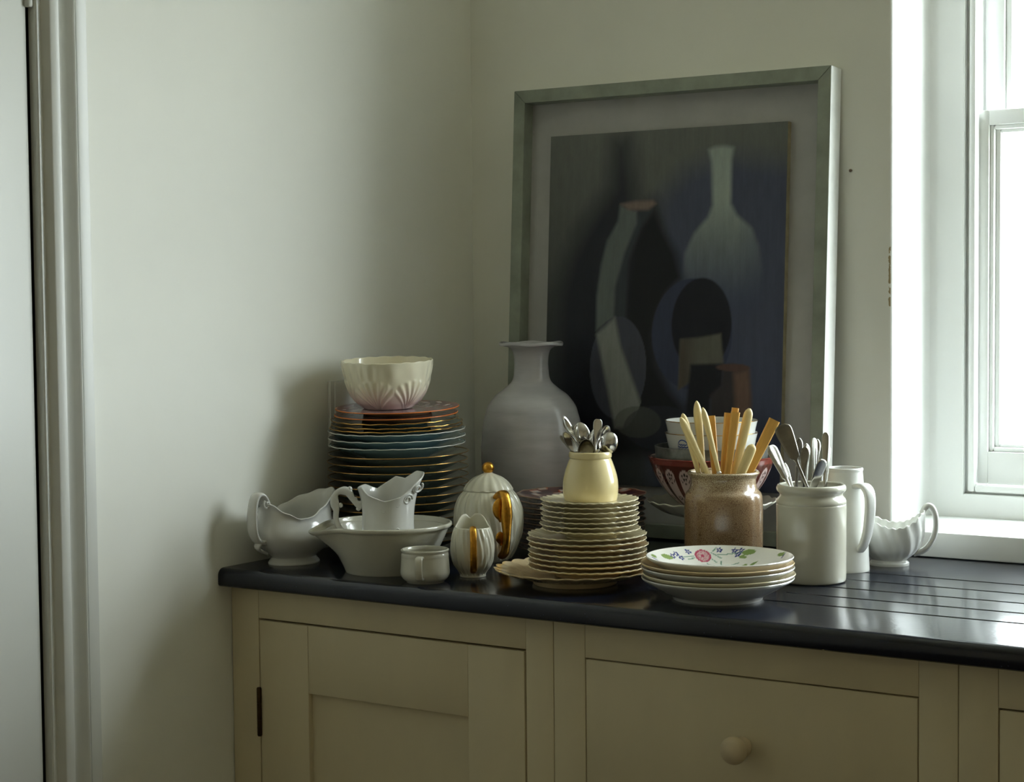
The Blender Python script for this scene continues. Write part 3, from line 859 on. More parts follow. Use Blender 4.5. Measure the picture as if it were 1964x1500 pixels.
# ---- batter bowl with pouring lip
def batter():
    s = 0.000870
    out = px_prof([(80, 0), (81, 2), (85, 12), (97, 36), (109, 60), (117, 78), (119, 84)], s, 6)
    out += [(0.1070, 0.0735), (0.1090, 0.0765), (0.1090, 0.0800)]
    prof = wall_of(out, 0.0055, 0.007)
    th0 = math.radians(203)
    def fn(i, r, z, th):
        d = (th-th0+PI) % (2*PI)-PI
        k = math.exp(-(d/0.24)**2)*max(0, (z-0.024)/0.056)**1.5
        return (r+0.027*k, z-0.008*k)
    return lathe(prof, 160, fn)
v, f = batter()
bx_, by_ = 0.2672, -0.6500
obj_root_mesh('batter_bowl', (v, f), M_offwhite, at(bx_, by_), IMG, 'wide white mixing bowl with pouring lip holding the small ornate jug', 'bowl')

# ---- ornate white jug standing in the batter bowl
def ornate_jug():
    s = 0.000880
    out = px_prof([(52, 0), (54, 2), (58, 10), (57, 28), (52, 52), (49.5, 78), (49, 104), (50.5, 122), (54, 137), (58, 147)], s, 5)
    prof = wall_of(out, 0.0032, 0.005)
    H = 147*s
    ctrl = [(-PI, 0.002), (-2.55, 0.006), (-2.2, -0.006), (-1.6, -0.016), (-1.1, -0.010), (-0.8, -0.001), (-0.4, 0.014), (0, 0.026), (0.5, 0.0265), (1.0, 0.013), (1.35, 0.016), (1.6, 0.008), (2.0, -0.004), (2.5, 0.005), (PI, 0.002)]
    xs_ = [c[0] for c in ctrl]; ys_ = [c[1] for c in ctrl]
    def fn(i, r, z, th):
        a = (th+PI) % (2*PI)-PI
        k = max(0, (z-0.6*H)/(0.4*H))**1.4
        dz = np.interp(a, xs_, ys_)*k
        sp = math.exp(-(a/0.55)**2)*max(0, (z-0.5*H)/(0.5*H))**2.2
        return (r+0.011*sp, z+dz)
    return lathe(prof, 120, fn)
v, f = ornate_jug()
JB = 0.0074
jg = empty('cream_jug', (bx_+0.001, by_+0.002, Z0+JB), IMG); tag(jg, 'white ornate jug with scrolled handle standing inside the mixing bowl', 'jug')
ob('body', v, f, M_white, jg, sharp=60)
s = 0.00088
def jp(X, Y): return ((460+X/4.676-742.5)*s, 0, (1086-(880+Y/4.676))*s-0.0035)
path = [jp(1092, 395), jp(1050, 385), jp(1005, 335), jp(970, 280), jp(920, 268), jp(870, 285), jp(848, 330), jp(850, 390), jp(862, 440), jp(858, 500), jp(868, 560), jp(905, 620), jp(960, 665), jp(1030, 700), jp(1080, 715)]
v, f = strap(path, lambda q: 0.0055, lambda q: 0.0062+0.0014*math.cos(26*q) if q < 0.6 else 0.0048)
ob('handle', v, f, M_white, jg, sharp=60)
for X, Y in ((985, 255), (1030, 350), (900, 400), (1060, 430)):
    q = jp(X, Y)
    v, f = lathe(cr([(0, -0.004), (0.0035, -0.002), (0.0042, 0.001), (0.0025, 0.004), (0, 0.005)], 3), 12)
    ob('handle_knop', [(a+q[0], b, c+q[2]) for a, b, c in v], f, M_white, jg)
def relief_curl(parent, m, th_c, zc, rad, rfun, turns, wid, start=0.0):
    pts = []
    for q in np.linspace(0, 1, 22):
        rr = rad*(1-0.72*q); an = start+turns*2*PI*q
        th = th_c+rr*math.cos(an)/0.045; z = zc+rr*math.sin(an)
        R_ = rfun(z, th)
        pts.append((R_*math.cos(th), R_*math.sin(th), z))
    v, f = sweep(pts, wid, wid, (0, 0, 1), 8)
    return ob('scroll_relief', v, f, m, parent)
def jr(z, th):
    H = 147*s
    zz = [78*s, 104*s, 122*s, 137*s, 150*s, 0.15]; rr = [49.5*s, 49*s, 50.5*s, 54*s, 58*s, 60*s]
    a = (th+PI) % (2*PI)-PI
    base = np.interp(z, zz, rr)
    return base + 0.011*math.exp(-(a/0.55)**2)*max(0, (z-0.5*H)/(0.5*H))**2.2 - 0.0006
relief_curl(jg, M_white, -0.72, 0.1150, 0.0095, jr, 1.6, 0.0019)
relief_curl(jg, M_white, -0.42, 0.1330, 0.0085, jr, -1.2, 0.0018, 1.0)
relief_curl(jg, M_white, -1.12, 0.1090, 0.0065, jr, 1.2, 0.0016, 2.0)
relief_curl(jg, M_white, -1.65, 0.0985, 0.0070, jr, 1.2, 0.0014, 0.5)
relief_curl(jg, M_white, -1.15, 0.0640, 0.0065, lambda z, th: 0.0455, -1.5, 0.0013, 0.3)

# ---- small white mug
def small_mug():
    s = 0.00084
    out = px_prof([(36, 0), (37, 1.5), (44, 8), (47.5, 17), (47, 28), (46, 42), (45.2, 52), (44.2, 57)], s, 5)
    out += [(0.0386, 0.0500), (0.0390, 0.0520)]
    prof = wall_of(out, 0.004, 0.005)
    def fn(i, r, z, th):
        return (r + (0.0004 if 0.041 < z < 0.046 and i < len(out)+3 else 0), z)
    return lathe(prof, 72, fn)
mg = empty('mug', at(0.3920, -0.7140), IMG); tag(mg, 'small white straight sided mug with its handle facing the viewer', 'mug')
v, f = small_mug(); ob('body', v, f, M_offwhite, mg, sharp=60)
hd = -PI/2-0.14
v, f = strap([(0.036, 0, 0.043), (0.046, 0, 0.044), (0.0535, 0, 0.041), (0.056, 0, 0.032), (0.055, 0, 0.020), (0.050, 0, 0.012), (0.039, 0, 0.0095)], lambda q: 0.0062, 0.0030, power=3)
h_ = ob('handle', v, f, M_offwhite, mg, sharp=60); h_.rotation_euler = (0, 0, hd)

# ---- ivory lidded pot with gilt handle and knob
def rib(th, z, n, sd):
    return (math.sin(n*th+2.2*math.sin(z*70+sd)+1.3*math.sin(3*th+sd)) + 0.6*math.sin(n*1.7*th+z*90+sd*2))
def leaf_vessel(out, t, floor, amp, n, seg, sd, rimfn=None):
    prof = wall_of(out, t, floor); no = len(out)+3
    H = out[-1][1]
    def fn(i, r, z, th):
        rr = r
        if i < no and z > 0.004: rr += amp*rib(th, z, n, sd)*min(1, max(0, (H+0.002-z)/0.01)+0.2)
        zz = z
        if rimfn:
            dr, dz = rimfn(th, z/H); rr += dr; zz += dz
        return (rr, zz)
    return lathe(prof, seg, fn)
s = 0.000907
tp = empty('lidded_pot', at(0.347, -0.464), IMG); tag(tp, 'large ivory ribbed lidded pot with gold knob and gold handle', 'teapot', 'ivory and gold tea set')
out = px_prof([(38, 0), (40, 2), (44, 6), (54, 24), (62, 44), (66.5, 66), (67, 84), (64, 102), (57, 120), (47.5, 133)], s, 6)
v, f = leaf_vessel(out, 0.0035, 0.005, 0.0008, 22, 240, 0.4); ob('body', v, f, M_lustre, tp, sharp=60)
lp = px_prof([(47.5, 134.5), (47, 136.5), (42, 145), (36, 152), (27, 159), (16, 164), (9, 167), (5, 171)], s, 5)
lid_prof = [(0, 133.8*s), (40*s, 133.8*s)] + lp + [(0, 171*s)]
def lidfn(i, r, z, th): return (r*(1+0.02*math.cos(14*th)*(1 if 136*s < z < 166*s else 0)), z)
v, f = lathe(lid_prof, 160, lidfn); ld = ob('lid', v, f, M_lustre, tp, sharp=60)
kc = 177*s
v, f = lathe([(0, kc-0.0105)] + [(0.0107*math.sin(a), kc-0.0105*math.cos(a)) for a in np.linspace(0.25, PI-0.01, 14)] + [(0, kc+0.0105)], 24,
             lambda i, r, z, th: (r*(1+0.03*math.sin(9*th+z*900)), z))
ob('knob', v, f, M_gold, ld)['label'] = 'gold ball knob'
hz_ = -PI/2+0.42
path = [(0.044, 0, 0.112), (0.058, 0, 0.121), (0.070, 0, 0.120), (0.077, 0, 0.106), (0.078, 0, 0.088), (0.077, 0, 0.072), (0.077, 0, 0.054), (0.074, 0, 0.036), (0.068, 0, 0.022), (0.057, 0, 0.014)]
v, f = strap(path, lambda q: 0.0105*(1-0.3*q)+0.0014*math.cos(13*q), lambda q: 0.0060, power=2.2)
h_ = ob('handle', v, f, M_gold, tp, sharp=60); h_.rotation_euler = (0, 0, hz_); h_['label'] = 'gold ear shaped handle'
v, f = strap([(0.066, -0.006, 0.112), (0.068, -0.0115, 0.100), (0.069, -0.012, 0.086), (0.070, -0.007, 0.075)], lambda q: 0.0080*math.sin(PI*min(0.95, q+0.12))+0.002, 0.0040)
h2 = ob('handle_leaf', v, f, M_gold, tp); h2.rotation_euler = (0, 0, hz_)
v, f = strap([(0.069, -0.005, 0.056), (0.069, -0.0095, 0.046), (0.067, -0.006, 0.034)], lambda q: 0.0065*math.sin(PI*min(0.95, q+0.1))+0.0015, 0.002)
h2 = ob('handle_leaf', v, f, M_gold, tp); h2.rotation_euler = (0, 0, hz_)
v, f = strap([(-0.050, 0, 0.050), (-0.066, 0, 0.062), (-0.072, 0, 0.085), (-0.076, 0, 0.104)], lambda q: 0.013-0.007*q, lambda q: 0.011-0.006*q)
h2 = ob('spout', v, f, M_lustre, tp); h2.rotation_euler = (0, 0, hz_)

s = 0.000854
cj = empty('milk_jug', at(0.4269, -0.6294), IMG); tag(cj, 'small ivory ribbed jug with straight gold handle facing the viewer', 'jug', 'ivory and gold tea set')
out = px_prof([(25, 0), (25.5, 1), (25, 6), (28, 11), (36, 22), (41, 40), (42, 56), (40, 74), (37, 86), (34.5, 94)], s, 6)
def jrim(th, t):
    k = max(0, (t-0.82)/0.18)**1.3
    a = (th-PI/2-0.05+PI) % (2*PI)-PI
    lob = math.exp(-(a/1.0)**4)
    return (0.004*math.exp(-(a/0.5)**2)*k, (0.0175*lob-0.0065*math.exp(-((a-0.08)/0.16)**2))*k)
v, f = leaf_vessel(out, 0.0028, 0.006, 0.0006, 18, 200, 1.9, jrim); ob('body', v, f, M_lustre, cj, sharp=60)
path = [(0.028, 0, 0.078), (0.036, 0, 0.083), (0.044, 0, 0.080), (0.049, 0, 0.068), (0.050, 0, 0.050), (0.048, 0, 0.032), (0.043, 0, 0.018), (0.033, 0, 0.013)]
v, f = strap(path, lambda q: 0.0056, 0.0042, power=2.2)
h_ = ob('handle', v, f, M_gold, cj, sharp=60); h_.rotation_euler = (0, 0, -PI/2+0.05); h_['label'] = 'gold strap handle'

# ---- dark patterned plates behind
def imari_dark(q):
    x, y, z = q; r = math.hypot(x, y); th = math.atan2(y, x)
    if r < 0.062 and z < 0.0075 or z < 0.0058: return rgb(66, 66, 78)
    if r > 0.1125: return rgb(150, 146, 146)
    lowside = z < 0.0072+max(0, r-0.078)/(0.1165-0.078)*0.0088-0.0012
    if lowside: return rgb(66, 66, 78)  # undersides coloured dark grey, their shade put into the colour
    a = math.sin(th*7+r*120)+0.6*math.sin(th*13-r*190); b_ = math.sin(th*5-r*150)
    if a > 0.75: return rgb(214, 206, 200)
    if a > 0.1: return rgb(176, 84, 56)
    if b_ > 0.1: return rgb(44, 46, 78)
    return rgb(120, 58, 46)
ik = PlateKind('patterned_plate', 0.1145, 0.0160, 0.076, 0.0090, 0.064, M_painted, mat('worn_orange_line', rgb(160, 132, 112), 0.35, mottle=0.3, mscale=50), wave(0.1145, 0, 12, 0.0010, 0.0004), seg=144, rimrad=0.0008, rimname='painted_rim', colors=imari_dark, base=0.0035)
dx_, dy_ = 0.441, -0.311
for i in range(11):
    ik.place(dx_+jit(0.0015), dy_+jit(0.0015), Z0+i*0.0091, random.uniform(0, 6),
             ('Orange and navy patterned plate on top of the dark stack' if i == 10 else '%s plate of the dark patterned stack behind the lidded pot' % ordinal(10-i).capitalize()), 'plate', 'dark patterned plates')

# ---- cream scalloped service
def platter():
    R, h = 0.1275, 0.0255
    pr = plate_profile(R, h, 0.075, 0.0115, 0.066, 0.004, 0.002)
    def fn(i, r, z, th):
        k = max(0, min(1, r/R))**5
        c = 2*abs(math.cos(13*th+0.3))-1
        basket = 0.0007*math.sin(60*th)*math.sin(r*500) if 0.085 < r < 0.122 else 0
        return (r+0.0022*k*c, z+0.0011*k*c+basket)
    return lathe(cr(pr, 2)[:-1]+[pr[-1]], 312, fn)
v, f = platter()
obj_root_mesh('platter', (v, f), M_creamtan, at(0.6085, -0.6059), IMG, 'wide cream scalloped platter at the bottom of the cream stack', 'plate', 'cream scalloped plates')
mx_, my_ = 0.6265, -0.5956
mk = [PlateKind('scalloped_plate', 0.0945, 0.0165, 0.062, 0.0085, 0.053, m_, M_cream if m_ is M_creamtan else None, wave(0.0945, 0, 34, 0.0009, 0.0006), seg=204, base=0.003, e=0.0018, rimname='cream_rim', rimrad=0.0010) for m_ in (M_creamtan, M_cream)]
z = Z0+0.0126
for i in range(7):
    mk[0 if i in (0, 1, 2, 4, 5) else 1].place(mx_+jit(0.0018), my_+jit(0.0018), z, random.uniform(0, 6),
             '%s of the seven medium cream scalloped plates on the platter' % ordinal(6-i).capitalize(), 'plate', 'cream scalloped plates')
    z += 0.00865
sx_, sy_ = mx_+0.0035, my_+0.002
sw_ = wave(0.078, 0, 30, 0.0009, 0.0006)
sk = PlateKind('scalloped_saucer', 0.0780, 0.0165, 0.049, 0.0074, 0.040, M_cream, None, sw_, seg=180, base=0.003, e=0.0018, deep=True)
sk1 = PlateKind('scalloped_saucer', 0.0780, 0.0165, 0.056, 0.0130, 0.040, M_cream, None, sw_, seg=180, base=0.003, e=0.0018, deep=True)
z += 0.0001
for i in range(7):
    (sk1 if i == 6 else sk).place(sx_+jit(0.0022), sy_+jit(0.0015), z, random.uniform(0, 6),
             '%s of the seven small cream saucers under the yellow jar' % ordinal(6-i).capitalize(), 'saucer', 'cream scalloped saucers')
    z += 0.0077 if i < 6 else 0.0131

# ---- yellow jar and its spoons
s = 0.000829
yz = z+0.0002
out = px_prof([(50, 0), (51, 2), (53, 16), (53.3, 28), (52, 42), (48.5, 56), (44.5, 68), (40, 79.5)], s, 5)
out += [(0.0322, 0.0670), (0.0336, 0.0680), (0.0341, 0.0695), (0.0341, 0.0745), (0.0336, 0.0765)]
v, f = lathe(wall_of(out, 0.004, 0.005), 80)
yj = (sx_+0.0008, sy_+0.0005)
obj_root_mesh('jar', (v, f), M_yellow, (yj[0], yj[1], yz), IMG, 'glossy custard yellow jar of spoons on the cream saucers', 'jar')

RZ_IMG = Matrix.Rotation(IMG, 3, 'Z')
def pose(o, bottom, top, face):
    """local +z runs from bottom to top, local -y looks along `face`"""
    B = Vector(bottom); T = Vector(top); zc = (T-B).normalized()
    fy = -Vector(face); yc = (fy-zc*fy.dot(zc)).normalized(); xc = yc.cross(zc)
    m = Matrix((xc, yc, zc)).transposed().to_4x4(); m.translation = B
    o.matrix_world = m

def flat_loft(st, n=5, nseg=12, power=2.6):
    """st: (z, half width, half thickness, y offset)"""
    S = cr(st, n); V = []; F = []
    for (z, w_, t_, y0) in S:
        for k in range(nseg):
            th = 2*PI*k/nseg; c, q = math.cos(th), math.sin(th)
            V.append((w_*math.copysign(abs(c)**(2/power), c), y0+t_*math.copysign(abs(q)**(2/power), q), z))
    N = len(S)
    for i in range(N-1):
        for k in range(nseg):
            k2 = (k+1) % nseg; F.append((i*nseg+k, i*nseg+k2, (i+1)*nseg+k2, (i+1)*nseg+k))
    F.append(tuple(range(nseg-1, -1, -1))); F.append(tuple((N-1)*nseg+k for k in range(nseg)))
    return V, F
def spoon_bowl(L, W, D, z0):
    """egg shaped bowl from z0 to z0+L, hollow on the -y side"""
    V = []; F = []; NR, NA = 8, 28
    for side, off in ((0, 0.0), (1, 0.0007)):
        for i in range(NR+1):
            rho = i/NR
            for k in range(NA):
                th = 2*PI*k/NA
                zz = math.cos(th)*rho; xx = math.sin(th)*rho*(1-0.14*zz)
                V.append((xx*W/2, D*(1-rho**2.2)+off*(0.3+0.7*(1-rho)), z0+L/2+zz*L/2))
    base = (NR+1)*NA
    for i in range(NR):
        for k in range(NA):
            k2 = (k+1) % NA
            F.append((i*NA+k, i*NA+k2, (i+1)*NA+k2, (i+1)*NA+k))
            F.append((base+i*NA+k2, base+i*NA+k, base+(i+1)*NA+k, base+(i+1)*NA+k2))
    for k in range(NA):
        k2 = (k+1) % NA
        F.append((NR*NA+k, NR*NA+k2, base+NR*NA+k2, base+NR*NA+k))
    return V, F
HB, SB = {}, {}
def spoon(name, Lh, L, W, D, m, label, group, bottom, top, face):
    o = empty(name); tag(o, label, 'spoon', group)
    v, f = flat_loft([(0, 0.0042, 0.0008, 0), (0.004, 0.0058, 0.0009, 0), (0.02, 0.0050, 0.0009, 0), (0.05, 0.0026, 0.0012, 0), (Lh*0.8, 0.0018, 0.0014, 0), (Lh, 0.0022, 0.0013, 0.0005), (Lh+0.006, 0.0035, 0.0009, D*0.35+0.0006)])
    ob('handle', v, f, m, o)
    v, f = spoon_bowl(L, W, D, Lh-0.001); ob('bowl', v, f, m, o)
    pose(o, bottom, top, face)
    return o
def ypt(X, Y, depth=0.0):
    """point above the yellow jar given across/up in its picture, metres"""
    a = (1060+X/7.5-1135.4)*s; h = (955-(770+Y/7.5))*s
    p = RZ_IMG @ Vector((a, depth, 0))
    return Vector((yj[0]+p.x, yj[1]+p.y, yz+h))
CAMV = Vector((0.55, -0.834, 0.05)); RT = Vector((0.835, 0.55, 0))
def yspoon(X, Y, dep, Lh, L, W, face, label, m=M_silver, bx0=0.0, bdep=0.0, D=0.007):
    """X,Y: middle of the bowl in the picture; foot of the handle inside the jar at (bx0, bdep)"""
    C = ypt(X, Y, dep)
    p = RZ_IMG @ Vector((bx0, bdep, 0))
    for zz in np.linspace(0.006, 0.05, 40):
        B = Vector((yj[0]+p.x, yj[1]+p.y, yz+zz))
        if (C-B).length <= Lh+L/2: break
    o = spoon('teaspoon', (C-B).length-L/2, L, W, D, m, label, 'spoons in the yellow jar', B, C, face)
    return o
grp = None
yspoon(258, 310, 0.004, 0.085, 0.036, 0.020, RT*0.9+CAMV*0.35, 'narrow silver spoon standing highest at the left of the yellow jar', bx0=0.014, bdep=0.002)
yspoon(280, 545, -0.012, 0.07, 0.042, 0.026, -RT*0.75+CAMV*0.6, 'silver spoon leaning out at the far left of the yellow jar', bx0=0.016, bdep=-0.004)
yspoon(362, 455, 0.014, 0.08, 0.036, 0.020, -RT*0.9+CAMV*0.35, 'thin edge on spoon between the left spoons in the yellow jar', bx0=0.008, bdep=0.0)
yspoon(440, 440, 0.008, 0.08, 0.040, 0.029, -CAMV+RT*0.3, 'rounded spoon showing its back at the rear of the yellow jar', bx0=0.002, bdep=0.006)
yspoon(500, 622, -0.022, 0.065, 0.034, 0.027, CAMV+RT*0.15, 'dark hollow spoon low at the front of the yellow jar', m=M_tarnish, bx0=0.0, bdep=0.008)
yspoon(606, 530, -0.006, 0.07, 0.040, 0.022, RT+CAMV*0.1, 'silver spoon seen edge on in the middle of the yellow jar', bx0=0.0, bdep=-0.005)
yspoon(775, 470, 0.008, 0.075, 0.036, 0.025, CAMV*0.8+RT*0.5, 'silver spoon half hidden behind the bright round one in the yellow jar', bx0=-0.008, bdep=0.002)
yspoon(826, 552, -0.008, 0.075, 0.036, 0.031, -CAMV+RT*0.15, 'bright round backed spoon at the right of the yellow jar', bx0=-0.010, bdep=-0.002, D=0.009)
# flat ended piece
v, f = flat_loft([(0, 0.0022, 0.0012, 0), (0.05, 0.0020, 0.0012, 0), (0.085, 0.0035, 0.001, 0), (0.100, 0.0065, 0.0009, 0.0004), (0.112, 0.0076, 0.0009, 0.0008), (0.118, 0.0066, 0.0009, 0.001), (0.1205, 0.0035, 0.0008, 0.001)])
o = ob('cutlery_handle', v, f, M_silver); tag(o, 'bright flat silver handle standing tallest in the yellow jar', 'cutlery', 'spoons in the yellow jar')
T = ypt(690, 230, 0.006); B = ypt(560, 1290, 0.0); d_ = (T-B).normalized(); pose(o, T-d_*0.1205, T, CAMV+RT*0.25)
v, f = flat_loft([(0, 0.002, 0.001, 0), (0.05, 0.0016, 0.0011, 0), (0.075, 0.0022, 0.001, 0), (0.086, 0.0030, 0.0009, 0), (0.092, 0.0022, 0.0008, 0), (0.094, 0.0008, 0.0006, 0)])
o = ob('cutlery_handle', v, f, M_tarnish); tag(o, 'thin spoon handle tip poking out leftmost of the yellow jar', 'cutlery', 'spoons in the yellow jar')
T = ypt(140, 470, 0.016); B = ypt(640, 1150, -0.012); d_ = (T-B).normalized(); pose(o, T-d_*0.094, T, CAMV)

# ---- brown crackle jar and knives
s = 0.000861
bj = (0.7588, -0.3813)
out = px_prof([(70, 0), (72, 1.5), (74.5, 8), (75, 40), (75, 90), (75, 125), (74.5, 141), (72, 151), (67, 157), (64.5, 161), (63, 166), (62, 173), (62.5, 181), (66, 186), (68, 188.5)], s, 5)
out += [(0.0592, 0.1636), (0.0588, 0.1652)]
v, f = lathe(wall_of(out, 0.0055, 0.007), 96)
def crackle():
    m = mat('brown_crackle_glaze', rgb(160, 134, 102), 0.2, spec=0.5, coat=0.4, mottle=0.12, mscale=22)
    nt = m.node_tree; b = nt.nodes['Principled BSDF']; old = b.inputs['Base Color'].links[0].from_socket
    tc = nt.nodes.new('ShaderNodeTexCoord'); v_ = nt.nodes.new('ShaderNodeTexVoronoi'); v_.feature = 'DISTANCE_TO_EDGE'; v_.inputs['Scale'].default_value = 330
    nt.links.new(tc.outputs['Object'], v_.inputs['Vector'])
    mr = nt.nodes.new('ShaderNodeMapRange'); mr.inputs['From Min'].default_value = 0.01; mr.inputs['From Max'].default_value = 0.13
    nt.links.new(v_.outputs['Distance'], mr.inputs['Value'])
    # paler lip glaze
    sx = nt.nodes.new('ShaderNodeSeparateXYZ'); nt.links.new(tc.outputs['Object'], sx.inputs[0])
    m2 = nt.nodes.new('ShaderNodeMapRange'); m2.inputs['From Min'].default_value = 0.120; m2.inputs['From Max'].default_value = 0.162
    nt.links.new(sx.outputs['Z'], m2.inputs['Value'])
    mz = nt.nodes.new('ShaderNodeMix'); mz.data_type = 'RGBA'; nt.links.new(m2.outputs[0], mz.inputs['Factor'])
    nt.links.new(old, mz.inputs['A']); mz.inputs['B'].default_value = rgb(186, 172, 142)
    mx = nt.nodes.new('ShaderNodeMix'); mx.data_type = 'RGBA'
    nt.links.new(mr.outputs[0], mx.inputs['Factor']); mx.inputs['A'].default_value = rgb(116, 86, 60)
    nt.links.new(mz.outputs['Result'], mx.inputs['B']); nt.links.new(mx.outputs['Result'], b.inputs['Base Color'])
    return m
obj_root_mesh('stoneware_jar', (v, f), crackle(), at(*bj), IMG, 'brown crackle glazed stoneware jar of ivory handled knives', 'jar')
def bpt(X, Y, dep=0.0):
    a = (1230+X/5.036-1388.5)*s; h = (1096-(760+Y/5.036))*s
    p = RZ_IMG @ Vector((a, dep, 0)); return Vector((bj[0]+p.x, bj[1]+p.y, Z0+h))
def knife(tx, ty, bx, by, w, dep, depb, kind, label, L=0.098, face=None):
    """handle end at (tx,ty), point where it meets the jar mouth at (bx,by) in the picture; blade goes down into the jar"""
    T = bpt(tx, ty, dep); M_ = bpt(bx, by, depb); d = (T-M_).normalized()
    o = empty('table_knife'); tag(o, label, 'knife', 'knives in the brown jar')
    hw = w/5.036*s/2
    m = M_ivory if kind.startswith('ivory') else M_amber
    if kind == 'ivory':
        st = [(0, hw*0.55, 0.0040, 0), (0.004, hw*0.62, 0.0046, 0), (L*0.45, hw*0.82, 0.0056, 0), (L*0.75, hw, 0.0066, 0), (L*0.88, hw*0.9, 0.0062, 0), (L*0.96, hw*0.55, 0.0042, 0), (L, hw*0.12, 0.0012, 0)]
        v, f = flat_loft(st, 6, 16, 2.2)
    elif kind == 'ivory_round':
        st = [(0, hw*0.75, 0.0045, 0), (L*0.5, hw*0.95, 0.0055, 0), (L*0.85, hw, 0.0056, 0), (L*0.95, hw*0.8, 0.005, 0), (L, hw*0.25, 0.002, 0)]
        v, f = flat_loft(st, 6, 16, 2.4)
    else:
        st = [(0, hw*0.70, 0.0048, 0), (0.003, hw*0.74, 0.005, 0), (L*0.6, hw*0.92, 0.0058, 0), (L*0.975, hw, 0.0064, 0), (L*0.995, hw*0.96, 0.0061, 0), (L, hw*0.82, 0.005, 0)]
        v, f = flat_loft(st, 4, 20, 5.0)
    B0 = T-d*L
    ob('handle', v, f, m, o, sharp=50)
    fv, ff = lathe([(0, -0.011), (0.0034, -0.011), (0.0042, -0.009), (0.0034, -0.007), (0.0046, -0.0045), (0.0046, -0.0035), (0.0036, -0.002), (0.0040, 0.0004), (0, 0.0004)], 16)
    ob('ferrule', fv, ff, M_silver, o, sharp=40)
    # blade down to the bottom of the jar
    k = (B0.z-0.012-(Z0+0.012))/max(0.2, d.z)
    k = max(0.02, min(0.13, k))
    bv, bf = flat_loft([(-0.0105, 0.003, 0.0016, 0), (-0.018, 0.0075, 0.0012, 0), (-k*0.7, 0.0085, 0.0010, 0), (-k*0.93, 0.007, 0.0008, 0), (-k, 0.002, 0.0006, 0)], 4, 10, 2.4)
    ob('blade', bv, bf, M_silver, o)
    pose(o, B0, T, face or CAMV)
    return o
knife(372, 183, 640, 752, 80, -0.030, -0.034, 'ivory', 'ivory knife handle leaning furthest left in the brown jar', 0.112)
knife(405, 155, 545, 700, 78, -0.006, -0.010, 'ivory', 'ivory knife handle behind the leftmost one in the brown jar', 0.100)
knife(545, 40, 612, 760, 84, 0.004, 0.006, 'ivory', 'tallest upright ivory knife handle in the brown jar', 0.118)
knife(588, 95, 735, 720, 66, -0.022, -0.034, 'ivory', 'slim ivory knife handle with silver ferrule crossing the tallest one', 0.106)
knife(690, 200, 735, 760, 88, 0.022, 0.020, 'amber', 'amber handled knife at the back centre of the brown jar', 0.1)
knife(845, 163, 790, 752, 70, 0.000, -0.004, 'amber', 'amber square ended knife handle left of its twin in the brown jar', 0.105)
knife(905, 150, 822, 752, 84, -0.016, -0.018, 'amber', 'long amber square ended knife handle at the middle front of the jar', 0.105)
knife(925, 122, 850, 752, 66, 0.014, 0.014, 'amber', 'amber knife handle just behind the middle front one', 0.108)
knife(1048, 115, 895, 752, 92, -0.006, -0.012, 'ivory_round', 'broad yellowed ivory knife handle right of the amber ones', 0.112)
knife(1062, 450, 935, 752, 98, -0.030, -0.030, 'ivory_round', 'short rounded ivory knife handle low at the front of the jar', 0.085)
knife(1285, 232, 1025, 752, 108, -0.006, -0.008, 'amber', 'thick amber square ended knife leaning furthest right in the brown jar', 0.108)

# ---- pedestal dish, brown bowl, pewter dish and white bowls behind the brown jar
px_, py_ = 0.6515, -0.2145
s = 0.000918
pd = empty('footed_dish', at(px_, py_), IMG); tag(pd, 'white fluted footed dish carrying the brown patterned bowl', 'dish')
pr = [(0, 0.004), (0.050, 0.003), (0.054, 0), (0.056, 0.002), (0.052, 0.007), (0.034, 0.013), (0.018, 0.022), (0.015, 0.040), (0.018, 0.058), (0.034, 0.0655), (0.060, 0.069), (0.088, 0.078), (0.107, 0.090), (0.1135, 0.0955), (0.1125, 0.0975)]
pr = cr(pr, 4) + [(0.106, 0.0925), (0.088, 0.082), (0.060, 0.0730), (0.03, 0.0722), (0, 0.072)]
def pfn(i, r, z, th):
    k = max(0, (r-0.055)/0.058)
    c = math.sin(20*th+r*60)
    return (r+0.0012*k*c*(z > 0.06), z+0.0013*k*c*(z > 0.06))
v, f = lathe(pr, 160, pfn); ob('fluted_dish', v, f, M_offwhite, pd, sharp=60)
